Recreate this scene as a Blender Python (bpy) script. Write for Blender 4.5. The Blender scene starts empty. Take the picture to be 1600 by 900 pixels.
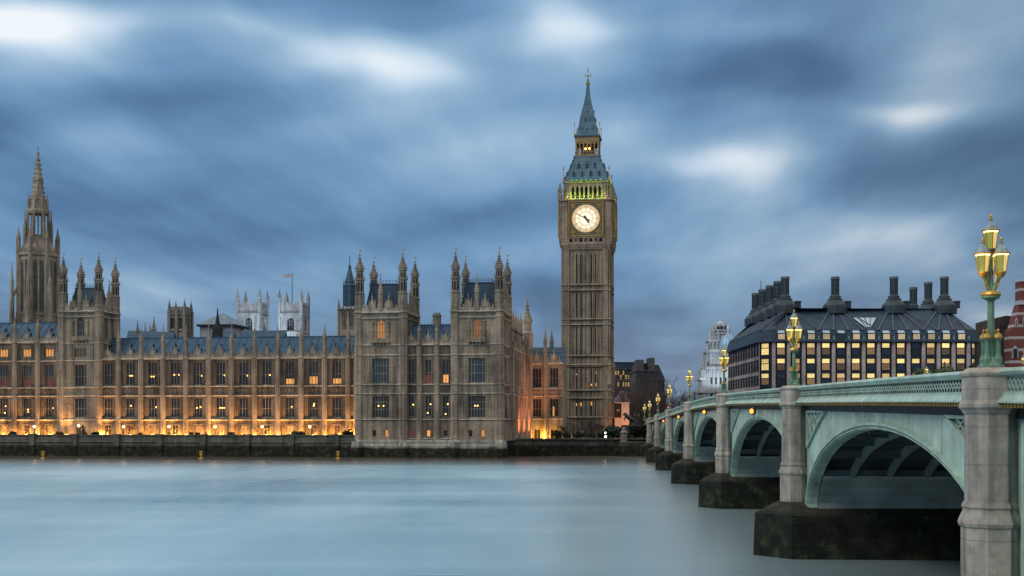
import bpy, bmesh, math, random
from mathutils import Vector, Matrix
R = math.radians
PI = math.pi
random.seed(7)
scene = bpy.context.scene
C = scene.collection

# ------------------------------------------------------------------ camera
F = 1950.0          # focal length in photo pixels (1600 wide)
CAMZ = 6.6          # eye height above the water
HOR = 662.0         # photo row of the horizon
cd = bpy.data.cameras.new('camera')
cam = bpy.data.objects.new('camera', cd); C.objects.link(cam)
cam.location = (0, 0, CAMZ); cam.rotation_euler = (R(90), 0, 0)
cd.sensor_width = 36; cd.lens = 36*F/1600
cd.shift_y = (HOR-450)/1600
cd.clip_start = 0.5; cd.clip_end = 9000
scene.camera = cam

# ------------------------------------------------------------------ sky
SUN_EL, SUN_AZ = 40, 240      # soft light through the overcast, from behind the camera
wd = bpy.data.worlds.new('World'); scene.world = wd; wd.use_nodes = True
def build_sky():
    nt = wd.node_tree; N = nt.nodes; L = nt.links
    for n in list(N): N.remove(n)
    out = N.new('ShaderNodeOutputWorld'); bg = N.new('ShaderNodeBackground')
    L.new(bg.outputs[0], out.inputs[0])
    def plug(sock, v):
        if hasattr(v, 'is_output'): L.new(v, sock)
        else: sock.default_value = v
    def m(op, a, b=0.0, c=None):
        n = N.new('ShaderNodeMath'); n.operation = op
        plug(n.inputs[0], a); plug(n.inputs[1], b)
        if c is not None: plug(n.inputs[2], c)
        return n.outputs[0]
    tc = N.new('ShaderNodeTexCoord'); sp = N.new('ShaderNodeSeparateXYZ')
    L.new(tc.outputs['Generated'], sp.inputs[0])
    az = m('ARCTAN2', sp.outputs[0], sp.outputs[1]); el = m('ARCSINE', sp.outputs[2])
    def noise(x, y, z, detail, rough, dist=0.0):
        cb = N.new('ShaderNodeCombineXYZ'); plug(cb.inputs[0], x); plug(cb.inputs[1], y); plug(cb.inputs[2], z)
        n = N.new('ShaderNodeTexNoise'); n.inputs['Scale'].default_value = 1.0
        n.inputs['Detail'].default_value = detail; n.inputs['Roughness'].default_value = rough
        n.inputs['Distortion'].default_value = dist
        L.new(cb.outputs[0], n.inputs['Vector']); return n.outputs[0]
    # the streaks lean a little: cloud bands drift along a tilted line
    wob = m('SUBTRACT', noise(m('MULTIPLY', az, 5.0), m('MULTIPLY', el, 9.0), 3.3, 2, .5), .5)
    elw = m('ADD', el, m('MULTIPLY', wob, .075))
    azw = m('ADD', az, m('MULTIPLY', wob, .20))
    elt = m('ADD', elw, m('MULTIPLY', azw, -.10))
    n1 = noise(m('MULTIPLY', azw, 3.4), m('MULTIPLY', elt, 11.0), 1.7, 2, .4)
    n2 = noise(m('MULTIPLY', azw, 6.0), m('MULTIPLY', elt, 26.0), 8.1, 2, .4)
    v = m('ADD', m('MULTIPLY', m('SUBTRACT', n1, .5), .88), m('MULTIPLY', m('SUBTRACT', n2, .5), .28))
    # high cloud drawn into streaks by the wind: bands on a level sheet, running to a point on the horizon
    a0 = .075
    xr = m('SUBTRACT', m('MULTIPLY', sp.outputs[0], math.cos(a0)), m('MULTIPLY', sp.outputs[1], math.sin(a0)))
    yr = m('ADD', m('MULTIPLY', sp.outputs[0], math.sin(a0)), m('MULTIPLY', sp.outputs[1], math.cos(a0)))
    zz = m('ADD', m('MAXIMUM', sp.outputs[2], 0.0), .045)
    pu = m('DIVIDE', xr, zz); pv = m('DIVIDE', yr, zz)
    n3 = noise(m('MULTIPLY', pu, 1.5), m('MULTIPLY', pv, .42), 5.2, 4, .55)
    n4 = noise(m('MULTIPLY', pu, 4.2), m('MULTIPLY', pv, .50), 2.9, 3, .5)
    v = m('ADD', v, m('ADD', m('MULTIPLY', m('SUBTRACT', n3, .5), .62), m('MULTIPLY', m('SUBTRACT', n4, .5), .16)))
    v = m('ADD', v, .36)
    blobs = [(28,55,82,62,.62),(105,25,90,40,.30),(570,110,115,38,.29),(470,112,190,40,.14),(845,45,85,56,.30),(1440,172,70,24,.34),
             (1490,120,120,52,.26),(1570,60,90,80,.22),(1125,285,105,42,.40),(1030,300,200,60,.10),(815,505,40,24,.26),(1560,512,80,24,.42),(1380,430,190,26,.16),(1010,400,150,24,.10),
             (1230,390,230,40,.12),(170,240,110,30,.16),(1250,20,120,25,.12),(420,55,160,22,.12),(640,160,130,40,.10),
             (730,320,230,48,-.13),(420,345,190,44,.11),(1330,95,150,50,-.16),(1010,170,110,60,-.12),(300,150,150,40,-.10),
             (1050,470,260,50,-.12),(250,420,200,30,.06),(110,330,160,60,-.03),(1480,330,200,50,-.05),(560,25,120,40,-.10),(720,95,60,60,-.10)]
    for px, py, sx, sy, amp in blobs:
        tx, tz = (px-800)/F, (HOR-py)/F
        a0 = math.atan(tx); e0 = math.atan(tz*math.cos(a0))
        dx = m('DIVIDE', m('SUBTRACT', azw, a0), sx/F); dy = m('DIVIDE', m('SUBTRACT', elw, e0), sy/F)
        q = m('ADD', m('MULTIPLY', dx, dx), m('MULTIPLY', dy, dy))
        g = m('EXPONENT', m('MULTIPLY', q, -.8))
        v = m('ADD', v, m('MULTIPLY', g, amp))
    # unseen sky brightened overhead and behind the viewer to light water and walls
    hi = N.new('ShaderNodeMapRange'); hi.interpolation_type = 'SMOOTHSTEP'
    L.new(el, hi.inputs[0]); hi.inputs[1].default_value = .34; hi.inputs[2].default_value = .62
    hi.inputs[3].default_value = 0; hi.inputs[4].default_value = .72
    v = m('ADD', v, hi.outputs[0])
    bk = N.new('ShaderNodeMapRange'); bk.interpolation_type = 'SMOOTHSTEP'
    L.new(sp.outputs[1], bk.inputs[0]); bk.inputs[1].default_value = .3; bk.inputs[2].default_value = -.6
    bk.inputs[3].default_value = 0; bk.inputs[4].default_value = .30
    v = m('ADD', v, bk.outputs[0])
    cr = N.new('ShaderNodeValToRGB'); L.new(v, cr.inputs[0]); e = cr.color_ramp.elements
    e[0].position = 0; e[0].color = (.040,.100,.200,1)
    e[1].position = 1; e[1].color = (.90,.95,1.0,1)
    for p, c in ((.22,(.084,.182,.338,1)),(.42,(.158,.312,.515,1)),(.62,(.305,.475,.660,1)),(.80,(.56,.71,.86,1))):
        k = e.new(p); k.color = c
    # greyer air low down towards the north
    gr = N.new('ShaderNodeMix'); gr.data_type = 'RGBA'
    lo = N.new('ShaderNodeMapRange'); lo.interpolation_type = 'SMOOTHSTEP'
    L.new(el, lo.inputs[0]); lo.inputs[1].default_value = .0; lo.inputs[2].default_value = .16
    lo.inputs[3].default_value = .55; lo.inputs[4].default_value = 0
    L.new(lo.outputs[0], gr.inputs[0]); L.new(cr.outputs[0], gr.inputs[6]); gr.inputs[7].default_value = (.205,.245,.325,1)
    vi = N.new('ShaderNodeMix'); vi.data_type = 'RGBA'; vi.blend_type = 'MULTIPLY'
    ea = N.new('ShaderNodeMapRange'); ea.interpolation_type = 'SMOOTHSTEP'; L.new(az, ea.inputs[0]); ea.inputs[1].default_value = .02; ea.inputs[2].default_value = .38
    ea.inputs[3].default_value = 0; ea.inputs[4].default_value = 1
    L.new(ea.outputs[0], vi.inputs[0]); L.new(gr.outputs[2], vi.inputs[6]); vi.inputs[7].default_value = (1.16,.99,.90,1)
    gr = vi
    sky = N.new('ShaderNodeTexSky'); sky.sky_type = 'NISHITA'; sky.sun_disc = False
    sky.sun_elevation = R(SUN_EL); sky.sun_rotation = R(SUN_AZ)
    cl = N.new('ShaderNodeVectorMath'); cl.operation = 'SCALE'; L.new(gr.outputs[2], cl.inputs[0]); cl.inputs[3].default_value = 10.0
    mx = N.new('ShaderNodeMix'); mx.data_type = 'RGBA'; mx.inputs[0].default_value = .95
    L.new(sky.outputs[0], mx.inputs[6]); L.new(cl.outputs[0], mx.inputs[7])
    L.new(mx.outputs[2], bg.inputs[0]); bg.inputs[1].default_value = .10
build_sky()

sd = bpy.data.lights.new('sun', 'SUN'); sd.energy = 1.30; sd.angle = R(20); sd.color = (1.0, .93, .82)
so = bpy.data.objects.new('sun', sd); C.objects.link(so)
so.rotation_euler = (R(90-SUN_EL), 0, R(180-SUN_AZ))

scene.view_settings.view_transform = 'Standard'
scene.view_settings.look = 'None'
scene.view_settings.exposure = 0.0
scene.view_settings.gamma = 1.0
scene.view_settings.use_curve_mapping = False
scene.cycles.use_denoising = True
scene.cycles.max_bounces = 6
scene.cycles.diffuse_bounces = 3
scene.cycles.glossy_bounces = 3
scene.cycles.sample_clamp_indirect = 4.0
scene.cycles.caustics_reflective = False

# ------------------------------------------------------------------ survey helpers: plan position of what the photo shows at a known distance
def gx(px, d): return (px-800)/F*d
def gz(py, d): return CAMZ + (HOR-py)/F*d

# ------------------------------------------------------------------ object helpers
def tag(o, label=None, cat=None, group=None, kind=None):
    if label: o['label'] = label
    if cat: o['category'] = cat
    if group: o['group'] = group
    if kind: o['kind'] = kind
    return o
def thing(name, label, cat, loc=(0,0,0), rz=0.0, group=None):
    o = bpy.data.objects.new(name, None); C.objects.link(o)
    o.empty_display_size = .2
    o.location = loc; o.rotation_euler = (0, 0, rz)
    return tag(o, label, cat, group)
def place(name, me, parent=None, loc=(0,0,0), rz=0.0):
    o = bpy.data.objects.new(name, me); C.objects.link(o)
    o.location = loc; o.rotation_euler = (0, 0, rz)
    if parent is not None: o.parent = parent
    return o
KIDS = {}
def copy_tree(o, parent=None):
    c = o.copy(); C.objects.link(c)
    if parent is not None: c.parent = parent
    for ch in list(o.children): copy_tree(ch, c)
    return c
def lamp(name, kind, loc, energy, color, parent=None, size=.1, rot=None, spot=None):
    d = bpy.data.lights.new(name, kind); d.energy = energy; d.color = color
    if kind == 'AREA': d.size = size
    else: d.shadow_soft_size = size
    if kind == 'SPOT': d.spot_size = R(spot or 60); d.spot_blend = .6
    o = bpy.data.objects.new(name, d); C.objects.link(o); o.location = loc
    if rot: o.rotation_euler = rot
    if parent is not None: o.parent = parent
    return o
def aim(o, target):
    o.rotation_euler = (Vector(target)-o.location).to_track_quat('-Z', 'Y').to_euler()

class MB:
    def __init__(s): s.v = []; s.f = []; s.M = None
    def add(s, vs, fs):
        b = len(s.v)
        if s.M is not None: vs = [tuple(s.M @ Vector(p)) for p in vs]
        s.v += [tuple(p) for p in vs]; s.f += [tuple(i+b for i in f) for f in fs]; return s
    def box(s, x0, x1, y0, y1, z0, z1):
        return s.add([(x0,y0,z0),(x1,y0,z0),(x1,y1,z0),(x0,y1,z0),(x0,y0,z1),(x1,y0,z1),(x1,y1,z1),(x0,y1,z1)],
              [(3,2,1,0),(4,5,6,7),(0,1,5,4),(1,2,6,5),(2,3,7,6),(3,0,4,7)])
    def cbox(s, cx, cy, w, d, z0, z1): return s.box(cx-w/2, cx+w/2, cy-d/2, cy+d/2, z0, z1)
    def quad(s, *p): return s.add(p, [tuple(range(len(p)))])
    def fr(s, p0, z0, p1, z1):
        n = len(p0)
        vs = [(x,y,z0) for x,y in p0]+[(x,y,z1) for x,y in p1]
        fs = [tuple(reversed(range(n))), tuple(range(n,2*n))]+[(i,(i+1)%n,n+(i+1)%n,n+i) for i in range(n)]
        return s.add(vs, fs)
    def prism(s, p, z0, z1): return s.fr(p, z0, p, z1)
    def lathe(s, cx, cy, prof, n=8, rot=None):
        rot = PI/n if rot is None else rot
        vs = []; fs = []
        for r, z in prof:
            for i in range(n):
                a = rot+2*PI*i/n; vs.append((cx+r*math.cos(a), cy+r*math.sin(a), z))
        for k in range(len(prof)-1):
            for i in range(n):
                j = (i+1)%n; fs.append((k*n+i, k*n+j, (k+1)*n+j, (k+1)*n+i))
        fs.append(tuple(reversed(range(n)))); t = (len(prof)-1)*n; fs.append(tuple(range(t,t+n)))
        return s.add(vs, fs)
    def oct(s, cx, cy, r0, z0, z1, r1=None, n=8): return s.lathe(cx, cy, [(r0,z0),(r0 if r1 is None else r1,z1)], n)
    def sq(s, cx, cy, prof):      # square-plan lathe, half widths
        return s.lathe(cx, cy, [(h*math.sqrt(2), z) for h, z in prof], 4, PI/4)
    def xz(s, poly, y0, y1):
        n = len(poly)
        vs = [(x,y0,z) for x,z in poly]+[(x,y1,z) for x,z in poly]
        return s.add(vs, [tuple(range(n)), tuple(reversed(range(n,2*n)))]+[(i,n+i,n+(i+1)%n,(i+1)%n) for i in range(n)])
    def bar(s, p, q, w, d=None, up=(0,0,1)):
        p = Vector(p); q = Vector(q); t = (q-p)
        if t.length < 1e-6: return s
        t.normalize(); u = Vector(up)
        if abs(t.dot(u)) > .98: u = Vector((0,1,0))
        a = t.cross(u).normalized()*w/2; b = t.cross(a).normalized()*(d or w)/2
        return s.add([p-a-b,p+a-b,p+a+b,p-a+b,q-a-b,q+a-b,q+a+b,q-a+b],
              [(3,2,1,0),(4,5,6,7),(0,1,5,4),(1,2,6,5),(2,3,7,6),(3,0,4,7)])
    def tube(s, pts, rs, n=6):
        vs = []; fs = []
        for k, p in enumerate(pts):
            p = Vector(p)
            t = Vector(pts[min(k+1,len(pts)-1)])-Vector(pts[max(k-1,0)]); t.normalize()
            u = Vector((0,0,1)) if abs(t.z) < .9 else Vector((1,0,0))
            a = t.cross(u).normalized(); b = t.cross(a)
            for i in range(n):
                g = 2*PI*i/n; vs.append(p+(a*math.cos(g)+b*math.sin(g))*rs[k])
        for k in range(len(pts)-1):
            for i in range(n):
                j = (i+1)%n; fs.append((k*n+i,k*n+j,(k+1)*n+j,(k+1)*n+i))
        fs.append(tuple(reversed(range(n)))); t = (len(pts)-1)*n; fs.append(tuple(range(t,t+n)))
        return s.add(vs, fs)
    def mesh(s, name, m, smooth=False):
        me = bpy.data.meshes.new(name); me.from_pydata([tuple(p) for p in s.v], [], s.f)
        if smooth:
            for p in me.polygons: p.use_smooth = True
        me.materials.append(m); me.update(); return me
    def build(s, name, m, parent=None, loc=(0,0,0), rz=0.0, smooth=False):
        return place(name, s.mesh(name, m, smooth), parent, loc, rz)

def wall_open(mb, x0, x1, z0, z1, y, ops, d=.45):
    """a wall face at depth y with rectangular openings and their reveals"""
    xs = sorted({x0, x1, *[c for o in ops for c in o[:2]]}); zs = sorted({z0, z1, *[c for o in ops for c in o[2:4]]})
    for i in range(len(xs)-1):
        for j in range(len(zs)-1):
            cx, cz = (xs[i]+xs[i+1])/2, (zs[j]+zs[j+1])/2
            if any(o[0] < cx < o[1] and o[2] < cz < o[3] for o in ops): continue
            mb.quad((xs[i],y,zs[j]),(xs[i+1],y,zs[j]),(xs[i+1],y,zs[j+1]),(xs[i],y,zs[j+1]))
    for a, b, c, e in (o[:4] for o in ops):
        mb.quad((a,y,c),(a,y,e),(a,y+d,e),(a,y+d,c)); mb.quad((b,y,c),(b,y+d,c),(b,y+d,e),(b,y,e))
        mb.quad((a,y,c),(a,y+d,c),(b,y+d,c),(b,y,c)); mb.quad((a,y,e),(b,y,e),(b,y+d,e),(a,y+d,e))

# ------------------------------------------------------------------ materials
def nodes(name):
    m = bpy.data.materials.new(name); m.use_nodes = True
    nt = m.node_tree; b = nt.nodes['Principled BSDF']; return m, nt, b
def tex_noise(nt, vec, scale, detail=4, rough=.55):
    n = nt.nodes.new('ShaderNodeTexNoise'); n.inputs['Scale'].default_value = scale
    n.inputs['Detail'].default_value = detail; n.inputs['Roughness'].default_value = rough
    if vec is not None: nt.links.new(vec, n.inputs['Vector'])
    return n.outputs[0]
def ramp(nt, fac, *stops):
    n = nt.nodes.new('ShaderNodeValToRGB'); nt.links.new(fac, n.inputs[0]); e = n.color_ramp.elements
    e[0].position, e[0].color = stops[0][0], (*stops[0][1], 1); e[1].position, e[1].color = stops[-1][0], (*stops[-1][1], 1)
    for p, c in stops[1:-1]: k = e.new(p); k.color = (*c, 1)
    return n.outputs[0]
def mixc(nt, mode, fac, a, b):
    n = nt.nodes.new('ShaderNodeMix'); n.data_type = 'RGBA'; n.blend_type = mode
    for s, v in ((n.inputs[0],fac),(n.inputs[6],a),(n.inputs[7],b)):
        if hasattr(v, 'is_output'): nt.links.new(v, s)
        else: s.default_value = v if isinstance(v, float) else (*v, 1)
    return n.outputs[2]
def vmul(nt, vec, s):
    n = nt.nodes.new('ShaderNodeVectorMath'); n.operation = 'MULTIPLY'; nt.links.new(vec, n.inputs[0]); n.inputs[1].default_value = s
    return n.outputs[0]
def mth(nt, op, a, b=0.0, clamp=False):
    n = nt.nodes.new('ShaderNodeMath'); n.operation = op; n.use_clamp = clamp
    for s, v in ((n.inputs[0],a),(n.inputs[1],b)):
        if hasattr(v, 'is_output'): nt.links.new(v, s)
        else: s.default_value = v
    return n.outputs[0]
def bump(nt, b, h, strength, dist=.05):
    n = nt.nodes.new('ShaderNodeBump'); n.inputs['Strength'].default_value = strength; n.inputs['Distance'].default_value = dist
    nt.links.new(h, n.inputs['Height']); nt.links.new(n.outputs[0], b.inputs['Normal'])
def pos(nt): return nt.nodes.new('ShaderNodeNewGeometry').outputs['Position']
def sepz(nt, v):
    n = nt.nodes.new('ShaderNodeSeparateXYZ'); nt.links.new(v, n.inputs[0]); return n.outputs

def stone(name, c, soot=.5, block=(1.1,.42), joint=.22, rough=.85, tide=None, streak=(.9,.9,.10), warm=(1.12,1.0,.86)):
    """weathered masonry: patchy tone, soot runs, block joints; tide = height of an algae line"""
    m, nt, b = nodes(name); p = pos(nt)
    big = tex_noise(nt, p, .16, 7, .68); fine = tex_noise(nt, p, 2.6, 5, .65)
    col = ramp(nt, big, (.34,tuple(x*.58 for x in c)), (.54,c), (.75,tuple(min(1,x*w) for x, w in zip(c, warm))))
    col = mixc(nt, 'MULTIPLY', .55, col, ramp(nt, fine, (.3,(.55,.55,.56)), (.62,(1.12,1.10,1.06))))
    run = tex_noise(nt, vmul(nt, p, streak), 1.0, 4, .6)
    col = mixc(nt, 'MULTIPLY', soot, col, ramp(nt, run, (.36,(.25,.25,.27)), (.58,(1,1,1))))
    s = sepz(nt, p); cb = nt.nodes.new('ShaderNodeCombineXYZ')
    nt.links.new(mth(nt,'ADD',mth(nt,'MULTIPLY',s[0],.86),mth(nt,'MULTIPLY',s[1],.5)), cb.inputs[0]); nt.links.new(s[2], cb.inputs[1])
    br = nt.nodes.new('ShaderNodeTexBrick'); nt.links.new(cb.outputs[0], br.inputs['Vector'])
    br.inputs['Scale'].default_value = 1; br.inputs['Brick Width'].default_value = block[0]; br.inputs['Row Height'].default_value = block[1]
    br.inputs['Mortar Size'].default_value = .025; br.inputs['Color1'].default_value = (1,1,1,1); br.inputs['Color2'].default_value = (.74,.76,.80,1)
    br.inputs['Mortar'].default_value = (.42,.42,.42,1)
    col = mixc(nt, 'MULTIPLY', joint*1.6, col, br.outputs[0])
    if tide is not None:
        z = mth(nt, 'ADD', s[2], mth(nt, 'MULTIPLY', mth(nt, 'SUBTRACT', tex_noise(nt, vmul(nt,p,(1,1,.5)), .55, 4), .5), 1.1))
        wet = nt.nodes.new('ShaderNodeMapRange'); nt.links.new(z, wet.inputs[0])
        wet.inputs[1].default_value = tide+.35; wet.inputs[2].default_value = tide-.25
        moss = ramp(nt, tex_noise(nt, p, 1.1, 6, .65), (.36,(.005,.006,.006)), (.54,(.016,.020,.012)), (.64,(.045,.050,.028)), (.76,(.085,.080,.060)))
        col = mixc(nt, 'MIX', wet.outputs[0], col, moss)
        col = mixc(nt, 'MULTIPLY', .55, col, br.outputs[0])
    nt.links.new(col, b.inputs['Base Color']); b.inputs['Roughness'].default_value = rough; b.inputs['Specular IOR Level'].default_value = .22
    bump(nt, b, mth(nt,'ADD',fine,mth(nt,'MULTIPLY',br.outputs[1],-.5)), .55, .06)
    return m
def plain(name, c, rough=.5, metal=0.0, var=.25, scale=1.5, bstr=.15, spec=None, runs=0.0, runcol=(.25,.16,.09)):
    m, nt, b = nodes(name); p = pos(nt)
    n = tex_noise(nt, p, scale, 5, .6)
    col = ramp(nt, n, (.3,tuple(x*(1-var) for x in c)), (.7,tuple(min(1,x*(1+var*.6)) for x in c)))
    if runs:
        r_ = tex_noise(nt, vmul(nt, p, (3.2,3.2,.16)), 1.0, 5, .62)
        col = mixc(nt, 'MIX', mth(nt,'MULTIPLY',ramp(nt, r_, (.54,(0,0,0)), (.74,(1,1,1))),runs), col, runcol)
        d_ = tex_noise(nt, vmul(nt, p, (1.2,1.2,.5)), .8, 5, .62)
        col = mixc(nt, 'MULTIPLY', .5, col, ramp(nt, d_, (.35,(.6,.62,.6)), (.6,(1.04,1.04,1.04))))
    nt.links.new(col, b.inputs['Base Color']); b.inputs['Roughness'].default_value = rough; b.inputs['Metallic'].default_value = metal
    if spec is not None: b.inputs['Specular IOR Level'].default_value = spec
    if bstr: bump(nt, b, n, bstr, .03)
    return m
def emit(name, c, s, var=0.0, base=(.02,.02,.02)):
    m, nt, b = nodes(name)
    b.inputs['Base Color'].default_value = (*base,1); b.inputs['Roughness'].default_value = .25
    b.inputs['Emission Color'].default_value = (*c,1); b.inputs['Emission Strength'].default_value = s
    if var:
        oi = nt.nodes.new('ShaderNodeObjectInfo')
        n = tex_noise(nt, pos(nt), 2.2, 3, .6)
        k = mth(nt,'ADD',mth(nt,'MULTIPLY',oi.outputs['Random'],var),mth(nt,'MULTIPLY',n,var*1.4))
        nt.links.new(mth(nt,'MULTIPLY',mth(nt,'ADD',k,1-var*1.2),s), b.inputs['Emission Strength'])
    return m
def roof_mat(name, c, seam=(1.25,.62), rough=.42):
    """cast-iron roof plates: standing seams along the slope, lapped rows"""
    m, nt, b = nodes(name); p = pos(nt); s = sepz(nt, p)
    cb = nt.nodes.new('ShaderNodeCombineXYZ')
    nt.links.new(mth(nt,'ADD',mth(nt,'MULTIPLY',s[0],.99),mth(nt,'MULTIPLY',s[1],.14)), cb.inputs[0]); nt.links.new(s[2], cb.inputs[1])
    br = nt.nodes.new('ShaderNodeTexBrick'); br.offset = 0.0; nt.links.new(cb.outputs[0], br.inputs['Vector'])
    br.inputs['Scale'].default_value = 1; br.inputs['Brick Width'].default_value = seam[0]; br.inputs['Row Height'].default_value = seam[1]
    br.inputs['Mortar Size'].default_value = .035; br.inputs['Color1'].default_value = (1,1,1,1); br.inputs['Color2'].default_value = (.70,.74,.80,1)
    br.inputs['Mortar'].default_value = (.45,.45,.45,1)
    n = tex_noise(nt, p, .5, 5, .6)
    col = ramp(nt, n, (.3,tuple(x*.62 for x in c)), (.7,tuple(x*1.25 for x in c)))
    col = mixc(nt, 'MULTIPLY', .75, col, br.outputs[0])
    nt.links.new(col, b.inputs['Base Color']); b.inputs['Roughness'].default_value = rough; b.inputs['Metallic'].default_value = .15
    bump(nt, b, mth(nt,'ADD',n,mth(nt,'MULTIPLY',br.outputs[1],-1.0)), .5, .05)
    return m
def glass_mat(name, c, rough=.12):
    m, nt, b = nodes(name); p = pos(nt); n = tex_noise(nt, p, 1.3, 3)
    nt.links.new(ramp(nt, n, (.3,tuple(x*.5 for x in c)), (.7,c)), b.inputs['Base Color'])
    b.inputs['Roughness'].default_value = rough; b.inputs['Specular IOR Level'].default_value = .45
    bump(nt, b, tex_noise(nt, p, .9, 2), .25, .1)
    return m

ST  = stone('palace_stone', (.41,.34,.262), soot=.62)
STL = stone('weathered_skylit_ledge', (.54,.50,.43), soot=.5, joint=0)  # palace stone paler from weathering, plus skylight on ledge tops put into the colour
STW = stone('sooty_shaded_stone', (.23,.187,.142), soot=.75)  # soot, plus the shadow of the recessed tracery put into the wall colour
ST2 = stone('tower_stone', (.375,.315,.238), soot=.55)
ST3 = stone('grey_stone', (.27,.245,.21), soot=.5)
STR = stone('river_wall_stone', (.155,.158,.125), soot=.5, block=(1.6,.55), tide=2.15)
STP = stone('plinth_stone', (.46,.45,.38), soot=.5, block=(2.2,.7), joint=.3, tide=1.9)
ABB = stone('pale_limestone', (.46,.49,.52), soot=.6, warm=(1.05,1.03,1.0))
BAR = stone('portland_stone', (.50,.55,.60), soot=.6, warm=(1.05,1.03,1.0))
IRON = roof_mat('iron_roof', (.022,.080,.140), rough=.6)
IRON2 = plain('blue_iron', (.022,.065,.100), .5, .1, .4, 1.2)
BELF = roof_mat('tower_roof', (.060,.140,.185), (.62,.9))
GLASS = glass_mat('leaded_glass', (.016,.022,.032), .3)
GLASS2 = glass_mat('blue_glass', (.028,.060,.098), .2)
DARK = plain('dark_opening', (.012,.014,.018), .9, 0, .3)
GILT = plain('gilding', (.40,.25,.06), .45, .5, .3)
WARM = emit('warm_window', (1.0,.42,.10), .80, .6)
RED = emit('red_blind_window', (1.0,.14,.05), .10, .5)
LAMPY = emit('chandelier_glow', (1.0,.52,.11), 4.0)
GLOBE = emit('globe_glow', (1.0,.70,.25), 9.0)
WHITEL = emit('white_lamp', (.85,.95,1.0), 5.0)
# ------------------------------------------------------------------ the palace: plan frame
PHI = R(8.0); cP, sP = math.cos(PHI), math.sin(PHI)
PX, PY = gx(783, 243), 243.0           # river corner of the end tower
def pal(x, t, z=0.0): return (PX+x*cP+t*sP, PY-x*sP+t*cP, z)
def pl(px, t):
    k = (px-800)/F
    return (k*(PY+t*cP)-PX-t*sP)/(cP+k*sP)
def pd(x, t): return PY-x*sP+t*cP
def pz(py, px, t): return gz(py, pd(pl(px, t), t))

# ------------------------------------------------------------------ land and water
LAND = 3.1
g = MB()
p_l = pal(-900, 4); p_r = pal(1.0, 4)
g.add([(p_l[0],p_l[1],LAND),(p_r[0],p_r[1],LAND),(p_r[0]+.5,257.5,LAND),(3000,257.5,LAND),(3000,4200,LAND),(-3000,4200,LAND)], [(0,1,2,3,4,5)])
GROUND = plain('ground_earth', (.055,.055,.048), .9, 0, .4, .4)
tag(g.build('ground', GROUND), kind='structure')

def water_mat():
    m, nt, b = nodes('river_water'); p = pos(nt); q = sepz(nt, p)
    n = tex_noise(nt, vmul(nt, p, (.045,.011,1)), 1.0, 4, .55)
    n2 = tex_noise(nt, vmul(nt, p, (.05,.22,1)), 1.0, 4, .6)
    n3 = tex_noise(nt, vmul(nt, p, (.006,.040,1)), 1.0, 5, .6)
    col = ramp(nt, mth(nt,'ADD',mth(nt,'MULTIPLY',n,.55),mth(nt,'MULTIPLY',n3,.45)), (.36,(.14,.30,.40)), (.50,(.27,.46,.57)), (.64,(.43,.63,.73)))  # long soft sheen on the water put into its base colour
    # calm silty strip with the far wall's dark reflection put into the colour
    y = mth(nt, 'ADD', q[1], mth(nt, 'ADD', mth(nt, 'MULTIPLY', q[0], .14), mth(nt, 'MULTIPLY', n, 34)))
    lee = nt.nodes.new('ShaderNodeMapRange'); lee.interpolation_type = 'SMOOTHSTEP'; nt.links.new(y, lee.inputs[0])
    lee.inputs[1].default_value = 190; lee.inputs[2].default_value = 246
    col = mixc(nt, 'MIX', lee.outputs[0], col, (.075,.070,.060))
    # murky water by the bridge, whose dark reflection is put into the colour
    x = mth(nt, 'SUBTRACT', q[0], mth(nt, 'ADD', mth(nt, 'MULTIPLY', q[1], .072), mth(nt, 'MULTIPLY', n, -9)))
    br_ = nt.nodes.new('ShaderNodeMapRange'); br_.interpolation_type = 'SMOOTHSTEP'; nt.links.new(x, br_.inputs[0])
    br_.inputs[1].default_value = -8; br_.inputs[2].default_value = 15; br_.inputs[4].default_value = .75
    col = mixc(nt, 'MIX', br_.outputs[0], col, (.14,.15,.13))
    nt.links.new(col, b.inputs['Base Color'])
    ro = mth(nt,'ADD',mth(nt,'MULTIPLY',n,.16),mth(nt,'ADD',mth(nt,'MULTIPLY',n2,.08),.17))
    nt.links.new(mth(nt,'SUBTRACT',ro,mth(nt,'MULTIPLY',lee.outputs[0],.12)), b.inputs['Roughness'])
    b.inputs['IOR'].default_value = 1.33
    bump(nt, b, mth(nt, 'ADD', n, mth(nt, 'MULTIPLY', n2, .06)), .16, .6)
    return m
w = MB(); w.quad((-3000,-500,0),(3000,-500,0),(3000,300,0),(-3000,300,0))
tag(w.build('river_water', water_mat()), kind='structure')

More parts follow.
